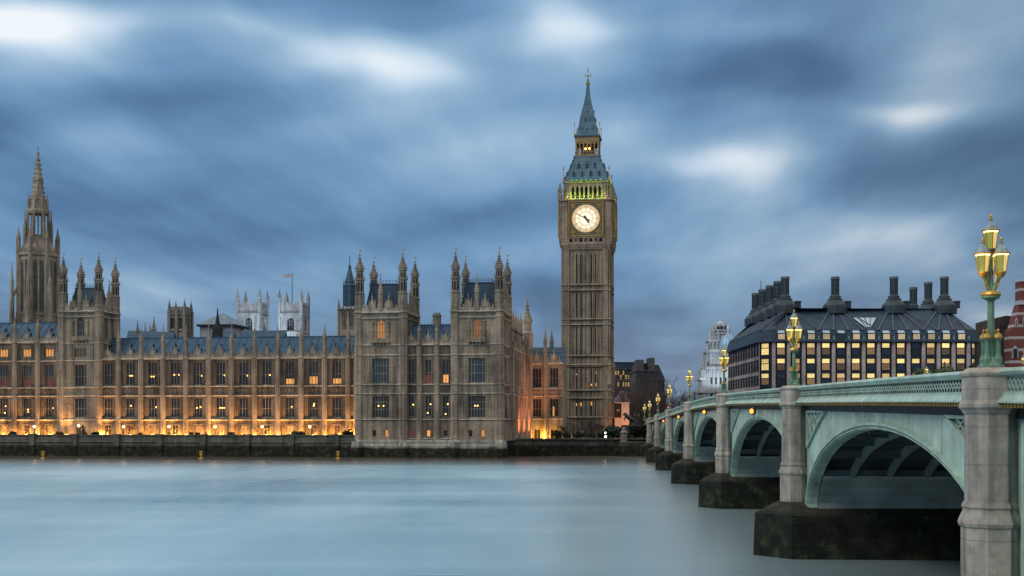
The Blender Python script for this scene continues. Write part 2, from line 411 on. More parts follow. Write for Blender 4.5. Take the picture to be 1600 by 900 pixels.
# ------------------------------------------------------------------ shared gothic pieces
WARM2 = emit('dim_warm_window', (1.0,.40,.10), .36, .8)
WCACHE = {}
def win_mesh(w, h, n, trans, arch, gm, sm):
    k = (round(w,2), round(h,2), n, trans, arch, gm.name, sm.name)
    if k in WCACHE: return WCACHE[k]
    gl = MB(); gl.box(-w/2, w/2, 0, .06, 0, h)
    t = MB(); f = .10
    t.box(-w/2, -w/2+f, -.16, -.005, 0, h); t.box(w/2-f, w/2, -.16, -.005, 0, h); t.box(-w/2+f, w/2-f, -.2, -.005, 0, .12)
    lw = w/n
    for i in range(1, n): t.box(-w/2+i*lw-.04, -w/2+i*lw+.04, -.13, -.005, .12, h)
    for q in trans:
        for i in range(n):
            a = -w/2+i*lw+(f if i == 0 else .055); b = -w/2+(i+1)*lw-(f if i == n-1 else .055)
            t.box(a, b, -.11, -.008, h*q-.045, h*q+.045)
    if arch == 'heads':
        for i in range(n):
            a = -w/2+i*lw; b = a+lw; c = (a+b)/2; hh = lw*.95
            for (s0, s1) in ((a, c), (b, c)):
                t.add([(s0,-.11,h-hh),(s0+(s1-s0)*.35,-.11,h-hh*.42),(s1,-.11,h-.03),(s1,-.11,h),(s0,-.11,h)], [(0,1,2,3,4)])
    elif arch == 'point':
        hh = w*.62; N_ = 6
        for sgn in (-1, 1):
            pts = [(sgn*w/2*(1-(math.sin(q/N_*PI/2)*.55+q/N_*.45)), h-hh+hh*(q/N_)**.8) for q in range(N_+1)]
            t.xz([(sgn*w/2,h-hh)]+[(sgn*(w/2)*math.cos(q/N_*PI/2*.98), h-hh+hh*math.sin(q/N_*PI/2)) for q in range(1,N_+1)]+[(sgn*w/2,h)], -.3, -.02)
        for i in range(n):
            a = -w/2+(i+.5)*lw
            t.bar((a-lw/2,-.1,h-hh),(a,-.1,h-hh*.55),.07); t.bar((a+lw/2,-.1,h-hh),(a,-.1,h-hh*.55),.07)
    WCACHE[k] = (gl.mesh('window', gm), t.mesh('tracery', sm)); return WCACHE[k]
ORB = MB(); ORB.lathe(0,0,[(.02,-.16),(.12,-.1),(.16,0),(.12,.1),(.02,.16)],8)
ORBM = ORB.mesh('chandelier', LAMPY, True)
def window(par, x, y, z, w, h, n=3, trans=(.48,), arch='heads', gm=None, sm=None, lamps=(), rz=0.0, name='window'):
    a, b = win_mesh(w, h, n, trans, arch, gm or GLASS, sm or ST)
    o = place(name, a, par, (x,y,z), rz); place('tracery', b, o)
    for lx, lz in lamps: place('chandelier', ORBM, o, (lx*w/2, -.05, lz*h))
    return o

def finial_spire(mb, r, z0, z1, n=8):
    """an ogee cap with crockets, drawn out to a needle"""
    H = z1-z0
    mb.lathe(0,0,[(r,z0),(r*1.04,z0+.09*H),(r*.86,z0+.22*H),(r*.52,z0+.38*H),(r*.30,z0+.55*H),(r*.15,z0+.80*H),(r*.10,z0+.90*H)],n)
    mb.lathe(0,0,[(r*.06,z0+.88*H),(r*.26,z0+.92*H),(r*.26,z0+.94*H),(r*.05,z1)],6)
    for q, rr in ((.12,1.05),(.26,.80),(.40,.52),(.55,.34),(.70,.26)):
        for i in range(8):
            a = PI/8+2*PI*i/8; s = r*.12
            mb.cbox(rr*r*math.cos(a), rr*r*math.sin(a), s*2, s*2, z0+q*H-s, z0+q*H+s*1.6)
STG = stone('grey_turret_stone', (.30,.262,.205), soot=.6)
IROND = roof_mat('tower_iron_roof', (.012,.045,.080), rough=.6)
def turret_meshes(k=1.0, sm=ST):
    t = MB()
    t.lathe(0,0,[(.98,0),(.98,.9),(.88,1.1),(.88,3.3),(1.02,3.42),(1.02,3.62),(.78,3.7),(.78,6.0)],8)
    t.lathe(0,0,[(.80,6.0),(1.0,6.15),(1.0,6.35),(.64,6.45),(.64,7.8),(.84,7.95),(.84,8.15)],8)
    for i in range(8):
        a = 2*PI*i/8
        for rr, za, zb, ww in ((.86,1.3,3.2,.10),(.76,3.8,5.9,.09),(.63,6.5,7.8,.08)):
            b = a+PI/8; t.cbox(rr*math.cos(b)*1.03, rr*math.sin(b)*1.03, ww, ww, za, zb)
        b = a+PI/8; x, y = .92*math.cos(b), .92*math.sin(b)
        t.add([(x-.08,y-.08,6.35),(x+.08,y-.08,6.35),(x+.08,y+.08,6.35),(x-.08,y+.08,6.35),(x,y,7.2)], [(0,1,4),(1,2,4),(2,3,4),(3,0,4)])
    sp = MB(); finial_spire(sp, .80, 8.15, 11.4)
    va = MB(); va.tube([(0,0,11.3),(0,0,12.3)],[.035,.03],5); va.box(.0,.34,-.012,.012,11.85,12.2)
    sl = MB()
    for i in range(8):
        a = 2*PI*i/8; u = Vector((-math.sin(a), math.cos(a), 0))
        for rr, za, zb, ww in ((.725,3.95,5.75,.17),(.596,6.6,7.6,.13)):
            c = Vector((rr*math.cos(a), rr*math.sin(a), 0)); d = Vector((math.cos(a), math.sin(a), 0))*.015
            sl.add([c-u*ww+d+Vector((0,0,za)), c+u*ww+d+Vector((0,0,za)), c+u*ww+d+Vector((0,0,zb-.2)), c+d+Vector((0,0,zb)), c-u*ww+d+Vector((0,0,zb-.2))], [(0,1,2,3,4)])
    return (t.mesh('turret', sm), sp.mesh('spire', sm), sl.mesh('slit_opening', DARK), va.mesh('weather_vane', GILT))
TUR = turret_meshes(1.0, STG)
def turret(par, x, y, z, sc=1.0):
    o = place('turret', TUR[0], par, (x,y,z)); o.scale = (sc,sc,1)
    for n_, m_ in zip(('spire','slit_opening','weather_vane'), TUR[1:]): place(n_, m_, o)
    return o
PCACHE = {}
def pinnacle_mesh(r, h, sm):
    k = (r, h, sm.name)
    if k not in PCACHE:
        p = MB(); b = h*.48
        p.lathe(0,0,[(r,0),(r,b*.9),(r*1.25,b*.95),(r*1.25,b),(r,b*1.03)],8)
        for i in range(8):
            a = 2*PI*i/8; p.cbox(r*.98*math.cos(a+PI/8), r*.98*math.sin(a+PI/8), r*.22, r*.22, .1, b*.85)
        finial_spire(p, r*1.05, b, h)
        PCACHE[k] = p.mesh('pinnacle', sm)
    return PCACHE[k]

def panel_ribs(mb, x0, x1, z0, z1, y, step=.42, w=.09):
    """blind tracery: thin vertical ribs with small arched heads"""
    n = max(1, round((x1-x0)/step)); st = (x1-x0)/n
    for i in range(n+1): mb.box(x0+i*st-w/2, x0+i*st+w/2, y-.10, y+.05, z0, z1)
    for i in range(n):
        a = x0+i*st; c = a+st/2; hh = min(st*.8, (z1-z0)*.4)
        for s0 in (a, a+st):
            mb.add([(s0,y-.07,z1-hh),(c,y-.07,z1),(s0,y-.07,z1)], [(0,1,2)])
def carved_panel(mb, cx, z0, z1, w, y):
    h = z1-z0; c = (z0+z1)/2
    mb.box(cx-w/2, cx+w/2, y-.06, y+.05, z0, z0+.10); mb.box(cx-w/2, cx+w/2, y-.06, y+.05, z1-.10, z1)
    mb.xz([(cx-.26,c+.42),(cx-.28,c-.05),(cx,c-.48),(cx+.28,c-.05),(cx+.26,c+.42)], y-.22, y+.02)
    for s in (-1, 1):
        mb.bar((cx+s*.36,y-.06,z0+.12),(cx+s*w*.46,y-.06,z1-.15),.16); mb.bar((cx+s*.36,y-.06,z1-.15),(cx+s*w*.46,y-.06,z0+.12),.16)
        mb.cbox(cx+s*w*.26, y-.10, .30, .2, c-.18, c+.18)
def string(mb, x0, x1, z, y=0.0, pr=.26, h=.24):
    mb.add([(x0,y+.02,z-.08),(x1,y+.02,z-.08),(x1,y-pr,z+.08),(x0,y-pr,z+.08),(x1,y-pr,z+h*.6),(x0,y-pr,z+h*.6),(x1,y+.02,z+h),(x0,y+.02,z+h)],
           [(0,1,2,3),(3,2,4,5),(5,4,6,7),(0,3,5,7),(1,6,4,2)])
def parapet_mesh(L_, z0, h, mids=(), step=.62, th=.3, sm=ST):
    p = MB(); p.box(0, L_, -.12, th, 0, h*.42)
    n = max(1, round(L_/step)); st = L_/n
    for i in range(n):
        p.box(i*st+st*.14, i*st+st*.62, -.08, th-.06, h*.42, h*(1.0 if i % 2 == 0 else .82))
    for c in mids:
        p.xz([(c-.52,h*.42),(c+.52,h*.42),(c+.42,h*1.05),(c,h*1.75),(c-.42,h*1.05)], -.22, -.10)
        p.lathe(c,-.12,[(.09,h*1.6),(.16,h*1.9),(.05,h*2.05),(.03,h*2.5)],6)
        for s in (-1,1): p.lathe(c+s*.6,-.1,[(.10,h*.4),(.12,h*1.1),(.02,h*1.6)],6)
    return p.mesh('parapet', sm)
VENT = MB(); VENT.add([(-.22,-.02,0),(.22,-.02,0),(0,-.02,.62),(-.2,.5,.45),(.2,.5,.45)], [(0,1,2),(0,2,3),(1,4,2)])
VENTM = VENT.mesh('roof_vent', DARK)
def ridge_roof(L_, y0, y1, z0, z1, back, hip0=0.0, hip1=0.0, spikes=True, m=None):
    r = MB()
    r.add([(0,y0,z0),(L_,y0,z0),(L_-hip1,y1,z1),(hip0,y1,z1),(0,back,z0),(L_,back,z0)], [(0,1,2,3),(3,2,5,4),(0,3,4),(1,5,2)])
    r.box(hip0, L_-hip1, y1-.12, y1+.12, z1-.05, z1+.14)
    n = int(L_/.7)
    if spikes:
        for i in range(n):
            x = hip0+(L_-hip0-hip1)*(i+.5)/n; r.add([(x-.07,y1,z1+.14),(x+.07,y1,z1+.14),(x,y1-.04,z1+.55),(x,y1+.05,z1+.14)], [(0,1,2),(1,3,2),(3,0,2)])
    nb = int(L_/1.55)
    for i in range(nb+1):
        x = L_*i/nb
        a = (x, y0-.02, z0+.03); b_ = (min(max(x,hip0),L_-hip1), y1-.06, z1)
        r.bar(a, b_, .10, .10)
    return r.mesh('roof', m or IRON)

def gothic_range(t, edges, depth, zb, rows, strings, cz, ph, br, pin_h, roof, bands=(), smat=None, butts=None, panels=(), plinth=True, wm=None, p1=.26):
    """a bay front: edges are the buttress lines (local x), rows the window rows"""
    sm = smat or ST
    W0, W1 = edges[0], edges[-1]
    ops = []
    bays = [(edges[i], edges[i+1]) for i in range(len(edges)-1)]
    for i, (a, b) in enumerate(bays):
        for r in rows:
            if b-a < r['w']+.9 or i in r.get('skip', ()): continue
            c = (a+b)/2; ops.append((c-r['w']/2, c+r['w']/2, r['z0'], r['z1']))
    m = MB(); wall_open(m, W0, W1, zb, cz, 0, ops)
    m.box(W0, W1, .56, depth, zb, cz+.25); m.quad((W0,0,zb),(W0,0,cz),(W0,.56,cz),(W0,.56,zb)); m.quad((W1,0,zb),(W1,.56,zb),(W1,.56,cz),(W1,0,cz))
    m.quad((W0,0,cz),(W1,0,cz),(W1,.56,cz),(W0,.56,cz))
    sc = MB()
    for z in strings: string(sc, W0-.03, W1+.03, z, pr=p1 if z == strings[0] else .26)
    string(sc, W0-.05, W1+.05, cz, pr=.42, h=.4)
    if plinth: string(sc, W0, W1, zb+.35, pr=.3)
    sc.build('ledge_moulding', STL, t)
    for a, b in bays:
        c = (a+b)/2
        for (z0, z1, w_) in panels:
            if b-a < 2.6: continue
            for s in (-1, 1):
                xa, xb = (a+br, c-w_/2-.08) if s < 0 else (c+w_/2+.08, b-br)
                if xb-xa > .3:
                    panel_ribs(m, xa, xb, z0, z1, 0, .5)
                    zm = (z0+z1)/2; m.box(xa, xb, -.08, .04, zm-.07, zm+.07)
        for (z0, z1, kind) in bands:
            if b-a < 2.6: continue
            if kind == 'carved':
                carved_panel(m, c, z0, z1, min(2.4, (b-a)*.5), 0)
                for s in (-1,1): panel_ribs(m, *(sorted((c+s*min(2.4,(b-a)*.5)/2+s*.12, (a+br) if s < 0 else (b-br)))), z0, z1, 0, .4)
            else: panel_ribs(m, a+br, b-br, z0, z1, 0, kind)
    m.build('wall', wm or sm, t)
    for r in rows:
        j = 0
        for i, (a, b) in enumerate(bays):
            if b-a < r['w']+.9 or i in r.get('skip', ()): continue
            mats = r.get('mats', {}); lam = r.get('lamps', {})
            window(t, (a+b)/2, .42, r['z0'], r['w'], r['z1']-r['z0'], r['n'], r.get('trans',(.48,)), r.get('arch','heads'),
                   mats.get(i, r.get('gm')), sm, lam.get(i, ()), name=r.get('name','window'))
    # buttresses with their pinnacles
    bm = MB(); h = cz-zb
    prof = [(br*1.15,zb),(br*1.15,zb+.9),(br,zb+1.1)]
    for z in strings: prof += [(br,z-.05),(br*1.2,z+.04),(br*1.2,z+.18),(br*.98,z+.3)]
    prof += [(br*.97,cz),(br*1.25,cz+.12),(br*1.25,cz+.35),(br*.82,cz+.5),(br*.82,cz+ph)]
    bm.lathe(0, -br*.25, prof, 8)
    for i in range(8):
        a = PI/8+2*PI*i/8; x, y = br*math.cos(a), -br*.25+br*math.sin(a)
        if y < .1: bm.cbox(x, y, .10, .10, zb+1.1, cz)
    bme = bm.mesh('buttress', sm); pme = pinnacle_mesh(round(br*.72,2), round(pin_h-(cz+ph),2), sm)
    for e_ in (butts or edges):
        o = place('buttress', bme, t, (e_,0,0)); place('pinnacle', pme, o, (0,-br*.25,cz+ph))
    for a, b in bays:
        if b-a > 1.0: place('parapet', parapet_mesh(b-a-2*br*.8, 0, ph, ((b-a)/2-br*.8,) if b-a > 2.6 else (), sm=sm), t, (a+br*.8, 0, cz+.4))
    if roof:
        rz0, rz1, y1 = roof
        place('roof', ridge_roof(W1-W0, .35, y1, rz0, rz1, 2*y1), t, (W0,0,0))
        for i, (a, b) in enumerate(bays):
            if b-a < 2.6: continue
            for fx, fz in ((.28,.55),(.72,.55),(.5,.28)):
                z = rz0+(rz1-rz0)*fz; y = .35+(y1-.35)*fz
                place('roof_vent', VENTM, t, (a+(b-a)*fx, y-.16, z))

# ------------------------------------------------------------------ river wing (bays behind the terrace)
TW = 9.0
wpx = [152,185.8,220.9,255.7,290.9,326.6,362.3,398.3,434.7,471,507.7,544.7,557.5]
x0 = pl(152, TW)
wing = thing('palace_wing', 'long gothic stone wing of eleven window bays lit orange at its foot', 'palace wing', pal(x0, TW), -PHI)
ed = [pl(p, TW)-x0 for p in wpx]
L2 = ((-.45,.42),(.45,.42))
gothic_range(wing, ed, 12, 3.6,
    rows=[dict(z0=7.9, z1=11.9, w=1.95, n=3, trans=(.46,), arch='none', lamps={1:((0,.62),),2:((.7,.55),),4:((-.3,.5),(.5,.55)),5:((-.2,.5),(.25,.5),(.7,.5)),8:((.3,.55),),9:((0,.6),(.1,.7))}),
          dict(z0=14.65, z1=19.55, w=1.95, n=3, trans=(.45,), gm=GLASS, lamps={1:((-.2,.42),(.3,.42)),2:((-.4,.38),(.1,.38)),3:((-.3,.45),(.8,.45)),4:((.8,.4),),5:((.8,.42),),6:((.8,.4),),7:((.6,.42),)},
               mats={8:GLASS}),
          dict(z0=4.0, z1=6.15, w=1.35, n=2, trans=(.7,), arch='none', name='ground_window', gm=GLASS, mats={2:WARM,4:WARM,5:WARM,6:WARM,1:RED,8:WARM,10:RED})],
    strings=(7.3,12.35,14.3), cz=20.05, ph=1.15, br=.56, pin_h=27.2, roof=(20.6,24.9,5.2),
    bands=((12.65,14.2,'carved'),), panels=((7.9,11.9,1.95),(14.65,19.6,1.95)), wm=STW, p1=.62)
for i in (8,9,10):     # lit lower lights of three upper windows
    for s in (-1, 0, 1):
        q = MB(); q.box(-.25,.25,-.02,.0,0,1.05 if i != 9 else 1.5)
        q.build('lit_blind', WARM, wing, ((ed[i]+ed[i+1])/2+s*.62, .41, 14.85))
# label hoods over the ground openings
hd = MB(); hd.box(-.95,.95,-.16,.05,0,.16); hd.box(-.95,-.8,-.14,.05,-.5,0); hd.box(.8,.95,-.14,.05,-.5,0)
hdm = hd.mesh('door_hood', ST)
for i in range(11): place('door_hood', hdm, wing, ((ed[i]+ed[i+1])/2, 0, 6.3))

# ------------------------------------------------------------------ taller range beyond the square tower
lpx = [-157,-121,-85,-50,-12.6,23.6,59.7,94]
x0 = pl(-157, TW)
rng = thing('palace_range', 'taller gothic stone range with a row of lit attic windows beside the square tower', 'palace range', pal(x0, TW), -PHI)
ed = [pl(p, TW)-x0 for p in lpx]
gothic_range(rng, ed, 13, 3.6,
    rows=[dict(z0=7.9, z1=11.95, w=1.95, n=3, trans=(.46,), arch='none', lamps={4:((.1,.25),(.3,.6)),5:((.1,.42),(.2,.3)),6:((.75,.5),)}),
          dict(z0=14.5, z1=19.1, w=1.95, n=3, trans=(.46,), gm=GLASS2, mats={}),
          dict(z0=20.85, z1=22.6, w=1.95, n=3, trans=(), gm=WARM, name='attic_window'),
          dict(z0=4.0, z1=6.15, w=1.35, n=2, trans=(.7,), arch='none', name='ground_window', gm=WARM, mats={5:RED})],
    strings=(7.3,12.35,14.1,19.8), cz=23.75, ph=1.1, br=.56, pin_h=29.6, roof=(24.2,28.5,5.2),
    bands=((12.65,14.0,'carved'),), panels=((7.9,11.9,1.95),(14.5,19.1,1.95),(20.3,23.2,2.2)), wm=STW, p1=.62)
for i in range(7):
    place('door_hood', hdm, rng, ((ed[i]+ed[i+1])/2, 0, 6.3))
    for s in (-1,0,1):
        q = MB(); q.box(-.25,.25,-.02,.0,0,1.7); q.build('red_blind', RED, rng, ((ed[i]+ed[i+1])/2+s*.62, .41, 14.65))

STM = stone('half_sooty_stone', (.365,.302,.226), soot=.7)
# ------------------------------------------------------------------ square towers with four turrets
def square_tower(t, W, D, zb, levels, cz, ph, front, side, roof_z, tur_sc=1.0, r=.95, balcony=None, panels=(), bands=(), sm=None, wm=None):
    sm = sm or ST
    fo = [(f['x']-f['w']/2, f['x']+f['w']/2, f['z0'], f['z1']) for f in front]
    m = MB(); wall_open(m, 0, W, zb, cz, 0, fo)
    so = [(f['x']-f['w']/2, f['x']+f['w']/2, f['z0'], f['z1']) for f in side]
    rot = Matrix.Translation((W,0,0)) @ Matrix.Rotation(PI/2, 4, 'Z')
    sc = MB(); sc.M = rot
    m.M = rot; wall_open(m, 0, D, zb, cz, 0, so)
    for z in levels: string(sc, 0, D, z)
    string(sc, 0, D, cz-1.1, pr=.35); string(sc, 0, D, cz, pr=.5, h=.4); sc.M = None
    for z0, z1, s in bands: panel_ribs(m, r, D-r, z0, z1, 0, s)
    panel_ribs(m, r, D-r, cz-.85, cz-.1, 0, .5)
    m.M = None
    m.box(.56, W-.56, .56, D, zb, cz+.3)
    m.quad((0,0,zb),(0,0,cz),(0,D,cz),(0,D,zb)); m.quad((0,0,cz),(W,0,cz),(W,D,cz),(0,D,cz))
    for z in levels: string(sc, 0, W, z); m.box(-.26, 0, 0, D, z, z+.22)
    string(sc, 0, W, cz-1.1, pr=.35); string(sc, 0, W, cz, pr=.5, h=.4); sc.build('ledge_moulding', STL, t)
    m.box(-.45, 0, 0, D, cz+.02, cz+.38)
    panel_ribs(m, r, W-r, cz-.85, cz-.1, 0, .5)
    for z0, z1, s in bands: panel_ribs(m, r, W-r, z0, z1, 0, s)
    for z0, z1, w_ in panels:
        for s in (-1, 1):
            xa, xb = (r+.1, W/2-w_/2-.1) if s < 0 else (W/2+w_/2+.1, W-r-.1)
            panel_ribs(m, xa, xb, z0, z1, 0, .55)
            for q in (.33,.66): zm = z0+(z1-z0)*q; m.box(xa, xb, -.07, .04, zm-.06, zm+.06)
    # niches with canopies beside the top window
    for f in front:
        if f.get('niche'):
            for s in (-1, 1):
                for zz in (f['z0']+.2, f['z0']+1.9):
                    x = f['x']+s*(f['w']/2+.75)
                    m.lathe(x,-.12,[(.12,zz),(.17,zz+.5),(.15,zz+.9),(.10,zz+1.1)],6)
                    m.lathe(x,-.10,[(.26,zz+1.25),(.26,zz+1.4),(.04,zz+1.75)],6)
    m.build('wall', wm or sm, t)
    for f in front:
        window(t, f['x'], .42, f['z0'], f['w'], f['z1']-f['z0'], f['n'], f.get('trans',(.48,)), f.get('arch','heads'), f.get('gm'), sm, f.get('lamps',()))
    for f in side:
        window(t, W-.42, f['x'], f['z0'], f['w'], f['z1']-f['z0'], f['n'], f.get('trans',(.48,)), f.get('arch','heads'), f.get('gm'), sm, (), PI/2)
    # corner shafts running the full height, then the free turrets
    c = MB(); prof = [(r*1.1,zb),(r*1.1,zb+.9),(r,zb+1.1)]
    for z in levels: prof += [(r,z-.05),(r*1.14,z+.04),(r*1.14,z+.2),(r,z+.3)]
    prof += [(r,cz-1.1),(r*1.15,cz-1.0),(r*1.15,cz-.8),(r,cz-.7),(r,cz),(r*1.25,cz+.1),(r*1.25,cz+.4),(r*1.02,cz+.5)]
    c.lathe(0,0,prof,8)
    for i in range(8):
        a = PI/8+2*PI*i/8; c.cbox(r*math.cos(a), r*math.sin(a), .12, .12, zb+1.1, cz)
        a = 2*PI*i/8; c.cbox(r*.93*math.cos(a), r*.93*math.sin(a), .08, .08, zb+1.1, cz)
    cm = c.mesh('corner_shaft', sm)
    q = r*.55
    for x, y in ((q,q),(W-q,q),(q,D-q),(W-q,D-q)):
        place('corner_shaft', cm, t, (x,y,0)); turret(t, x, y, cz+.45, tur_sc)
    pm = parapet_mesh(W-2.6*r, 0, ph, ((W-2.6*r)*.27,(W-2.6*r)*.73), .7, sm=sm); place('parapet', pm, t, (1.3*r,0,cz+.4))
    pm2 = parapet_mesh(D-2.6*r, 0, ph, ((D-2.6*r)*.27,(D-2.6*r)*.73), .7, sm=sm); place('parapet', pm2, t, (W,1.3*r,cz+.4), PI/2)
    pn = pinnacle_mesh(.42, round(roof_z-cz+1.6,1), sm)
    place('pinnacle', pn, t, (W/2,-.05,cz+.4)); place('pinnacle', pn, t, (W-.05,D/2,cz+.4))
    # steep iron roof with a flat railed top
    rf = MB(); a = 1.35; b_ = 2.3; z0, z1 = cz+.5, roof_z
    rf.fr([(a,a),(W-a,a),(W-a,D-a),(a,D-a)], z0, [(b_,b_),(W-b_,b_),(W-b_,D-b_),(b_,D-b_)], z1)
    rf.box(b_-.1,W-b_+.1,b_-.1,D-b_+.1,z1,z1+.18)
    ro = rf.build('roof', IROND, t)
    cr = MB()
    for k in range(9):
        f_ = k/8; x = b_+(W-2*b_)*f_; y = b_+(D-2*b_)*f_
        for (px_, py_) in ((x,b_),(x,D-b_),(b_,y),(W-b_,y)): cr.box(px_-.03,px_+.03,py_-.03,py_+.03,z1+.15,z1+.95)
    for zz in (.5,.8):
        cr.box(b_,W-b_,b_-.02,b_+.02,z1+zz,z1+zz+.05); cr.box(b_,W-b_,D-b_-.02,D-b_+.02,z1+zz,z1+zz+.05)
        cr.box(b_-.02,b_+.02,b_,D-b_,z1+zz,z1+zz+.05); cr.box(W-b_-.02,W-b_+.02,b_,D-b_,z1+zz,z1+zz+.05)
    cr.build('cresting', IRON2, ro)
    if balcony:
        bx, bz, bw = balcony
        k = MB(); k.box(bx-bw/2,bx+bw/2,-.75,-.02,bz,bz+.18)
        for i in range(7): x = bx-bw/2+bw*(i+.5)/7; k.box(x-.16,x+.16,-.75,-.6,bz+.18,bz+.95)
        for i in range(5): x = bx-bw/2+bw*(i+.5)/5; k.xz([(x-.12,bz),(x+.12,bz),(x+.05,bz-.5),(x-.05,bz-.5)], -.6, -.02)
        k.build('balcony', sm, t)

# the two end towers stand on the river
for nm, pa, pb, lab, lm in (
    ('a', 557, 632.5, 'square four-turreted end tower next to the orange lit wing', ((-.3,.55),(.3,.55))),
    ('b', 707, 783.5, 'square four-turreted end tower at the river corner nearest the clock tower', ((-.25,.55),(.05,.55)))):
    x0 = pl(pa, 0); W = pl(pb, 0)-x0
    tw = thing('palace_tower', lab, 'palace tower', pal(x0, 0), -PHI, 'twin turreted end towers')
    zz = lambda y: pz(y, pa, 0)
    square_tower(tw, W, 12.2, 3.2, (7.3,12.4,14.2,20.0,22.0), 28.4, 1.5,
        front=[dict(x=W/2, z0=7.75, z1=12.05, w=3.4, n=6, trans=(.40,.72), arch='heads', lamps=lm),
               dict(x=W/2, z0=14.55, z1=19.5, w=3.4, n=6, trans=(.40,.72), gm=GLASS2),
               dict(x=W/2, z0=23.4, z1=27.0, w=1.65, n=3, trans=(.34,), arch='point', gm=WARM2, niche=True),
               dict(x=W*.37, z0=4.0, z1=5.3, w=.8, n=1, trans=(), arch='none', gm=GLASS), dict(x=W*.62, z0=4.0, z1=5.3, w=.8, n=1, trans=(), arch='none', gm=WARM)],
        side=[dict(x=3.9, z0=23.4, z1=27.0, w=1.3, n=2, arch='point'), dict(x=8.4, z0=23.4, z1=27.0, w=1.3, n=2, arch='point'),
              dict(x=6.1, z0=14.55, z1=19.5, w=3.2, n=5), dict(x=6.1, z0=7.75, z1=12.0, w=3.2, n=5, arch='none')],
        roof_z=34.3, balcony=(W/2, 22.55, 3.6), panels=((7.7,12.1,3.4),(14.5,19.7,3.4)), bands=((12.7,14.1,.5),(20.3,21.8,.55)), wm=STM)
# block between them
x0 = pl(632, .9); x1 = pl(708, .9)
blk = thing('palace_block', 'gothic stone block with a chimney between the two turreted end towers', 'palace block', pal(x0, .9), -PHI)
ed = [pl(p, .9)-x0 for p in (629,655.5,683,709.5)]
gothic_range(blk, ed, 11, 3.2,
    rows=[dict(z0=7.9, z1=12.0, w=1.25, n=2, trans=(.45,), arch='none', lamps={0:((.6,.6),),1:((.6,.62),(-.3,.2)),2:((.6,.62),(-.1,.15))}),
          dict(z0=14.55, z1=19.2, w=1.25, n=2, trans=(.45,), mats={}),
          dict(z0=4.0, z1=5.3, w=.85, n=1, trans=(), arch='none', name='ground_window', mats={0:RED,1:WARM})],
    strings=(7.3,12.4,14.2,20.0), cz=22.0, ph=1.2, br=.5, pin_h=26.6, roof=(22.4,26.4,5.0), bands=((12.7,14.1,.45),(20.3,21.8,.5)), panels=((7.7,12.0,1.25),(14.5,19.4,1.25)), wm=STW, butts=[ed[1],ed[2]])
for i, c_ in ((1, RED), (2, WARM)):
    for s in (-1,1):
        q = MB(); q.box(-.26,.26,-.02,.0,0,1.55); q.build('lit_blind', c_, blk, ((ed[i]+ed[i+1])/2+s*.31, .41, 14.7))
ch = MB(); ch.box(-.75,.75,-.5,.5,0,3.6); ch.box(-.85,.85,-.6,.6,3.6,3.9)
for i in range(3): ch.lathe(-.5+.5*i,0,[(.18,3.9),(.2,4.3)],8)
ch.build('chimney', ST3, blk, (pl(681,5)-x0, 5.2, 24.6))

# river plinth the end pavilion stands on
pmb = MB(); xL, xR = pl(556.5, -.6), pl(785, -.6)
pmb.add([(xL,-.9,0),(xR+.3,-.9,0),(xR+.3,4,0),(xL,4,0),(xL,-.45,3.4),(xR,-.45,3.4),(xR,4,3.4),(xL,4,3.4)], [(4,5,6,7),(0,1,5,4),(1,2,6,5),(3,0,4,7)])
for pc in (558,632,708,782):
    x = pl(pc,-.6); pmb.oct(x,-.2,1.45,0,3.1,1.2); 
for a, b in ((560,630),(634,706),(710,780)):
    pmb.box(pl(a,-.6)+1,pl(b,-.6)-1,-.62,-.3,2.9,3.45)
base = thing('pavilion_plinth', 'pale algae stained stone plinth under the end towers at the water', 'plinth', pal(0,0), -PHI)
pmb.build('plinth_wall', STP, base)

# ------------------------------------------------------------------ taller square tower between wing and range
x0 = pl(93.5, TW-.6); W = pl(156, TW-.6)-x0
tc_ = thing('palace_tower', 'four-turreted square stone tower rising between the wing and the taller range', 'palace tower', pal(x0, TW-.6), -PHI)
square_tower(tc_, W, 8.8, 3.6, (7.3,12.35,14.1,19.8,23.5), 30.2, 1.5,
    front=[dict(x=W*.52, z0=7.9, z1=11.95, w=2.6, n=4, trans=(.46,), arch='none', lamps=((.9,.7),)), dict(x=W*.52, z0=14.5, z1=19.1, w=2.6, n=4, trans=(.46,)),
           dict(x=W*.52, z0=20.7, z1=22.6, w=2.6, n=4, trans=(), gm=GLASS2), dict(x=W*.52, z0=25.0, z1=29.0, w=1.75, n=3, trans=(.36,), arch='point', gm=GLASS2, niche=True),
           dict(x=W*.52, z0=4.0, z1=6.4, w=2.0, n=2, trans=(), arch='point', gm=DARK)],
    side=[dict(x=2.9, z0=24.6, z1=29.0, w=1.1, n=2, arch='point'), dict(x=6.1, z0=24.6, z1=29.0, w=1.1, n=2, arch='point')],
    roof_z=35.4, balcony=(W*.52, 24.2, 3.4), panels=((7.7,12.1,2.7),(14.5,19.4,2.7)), bands=((12.7,14.0,.5),(20.1,23.2,.6)), wm=STM)
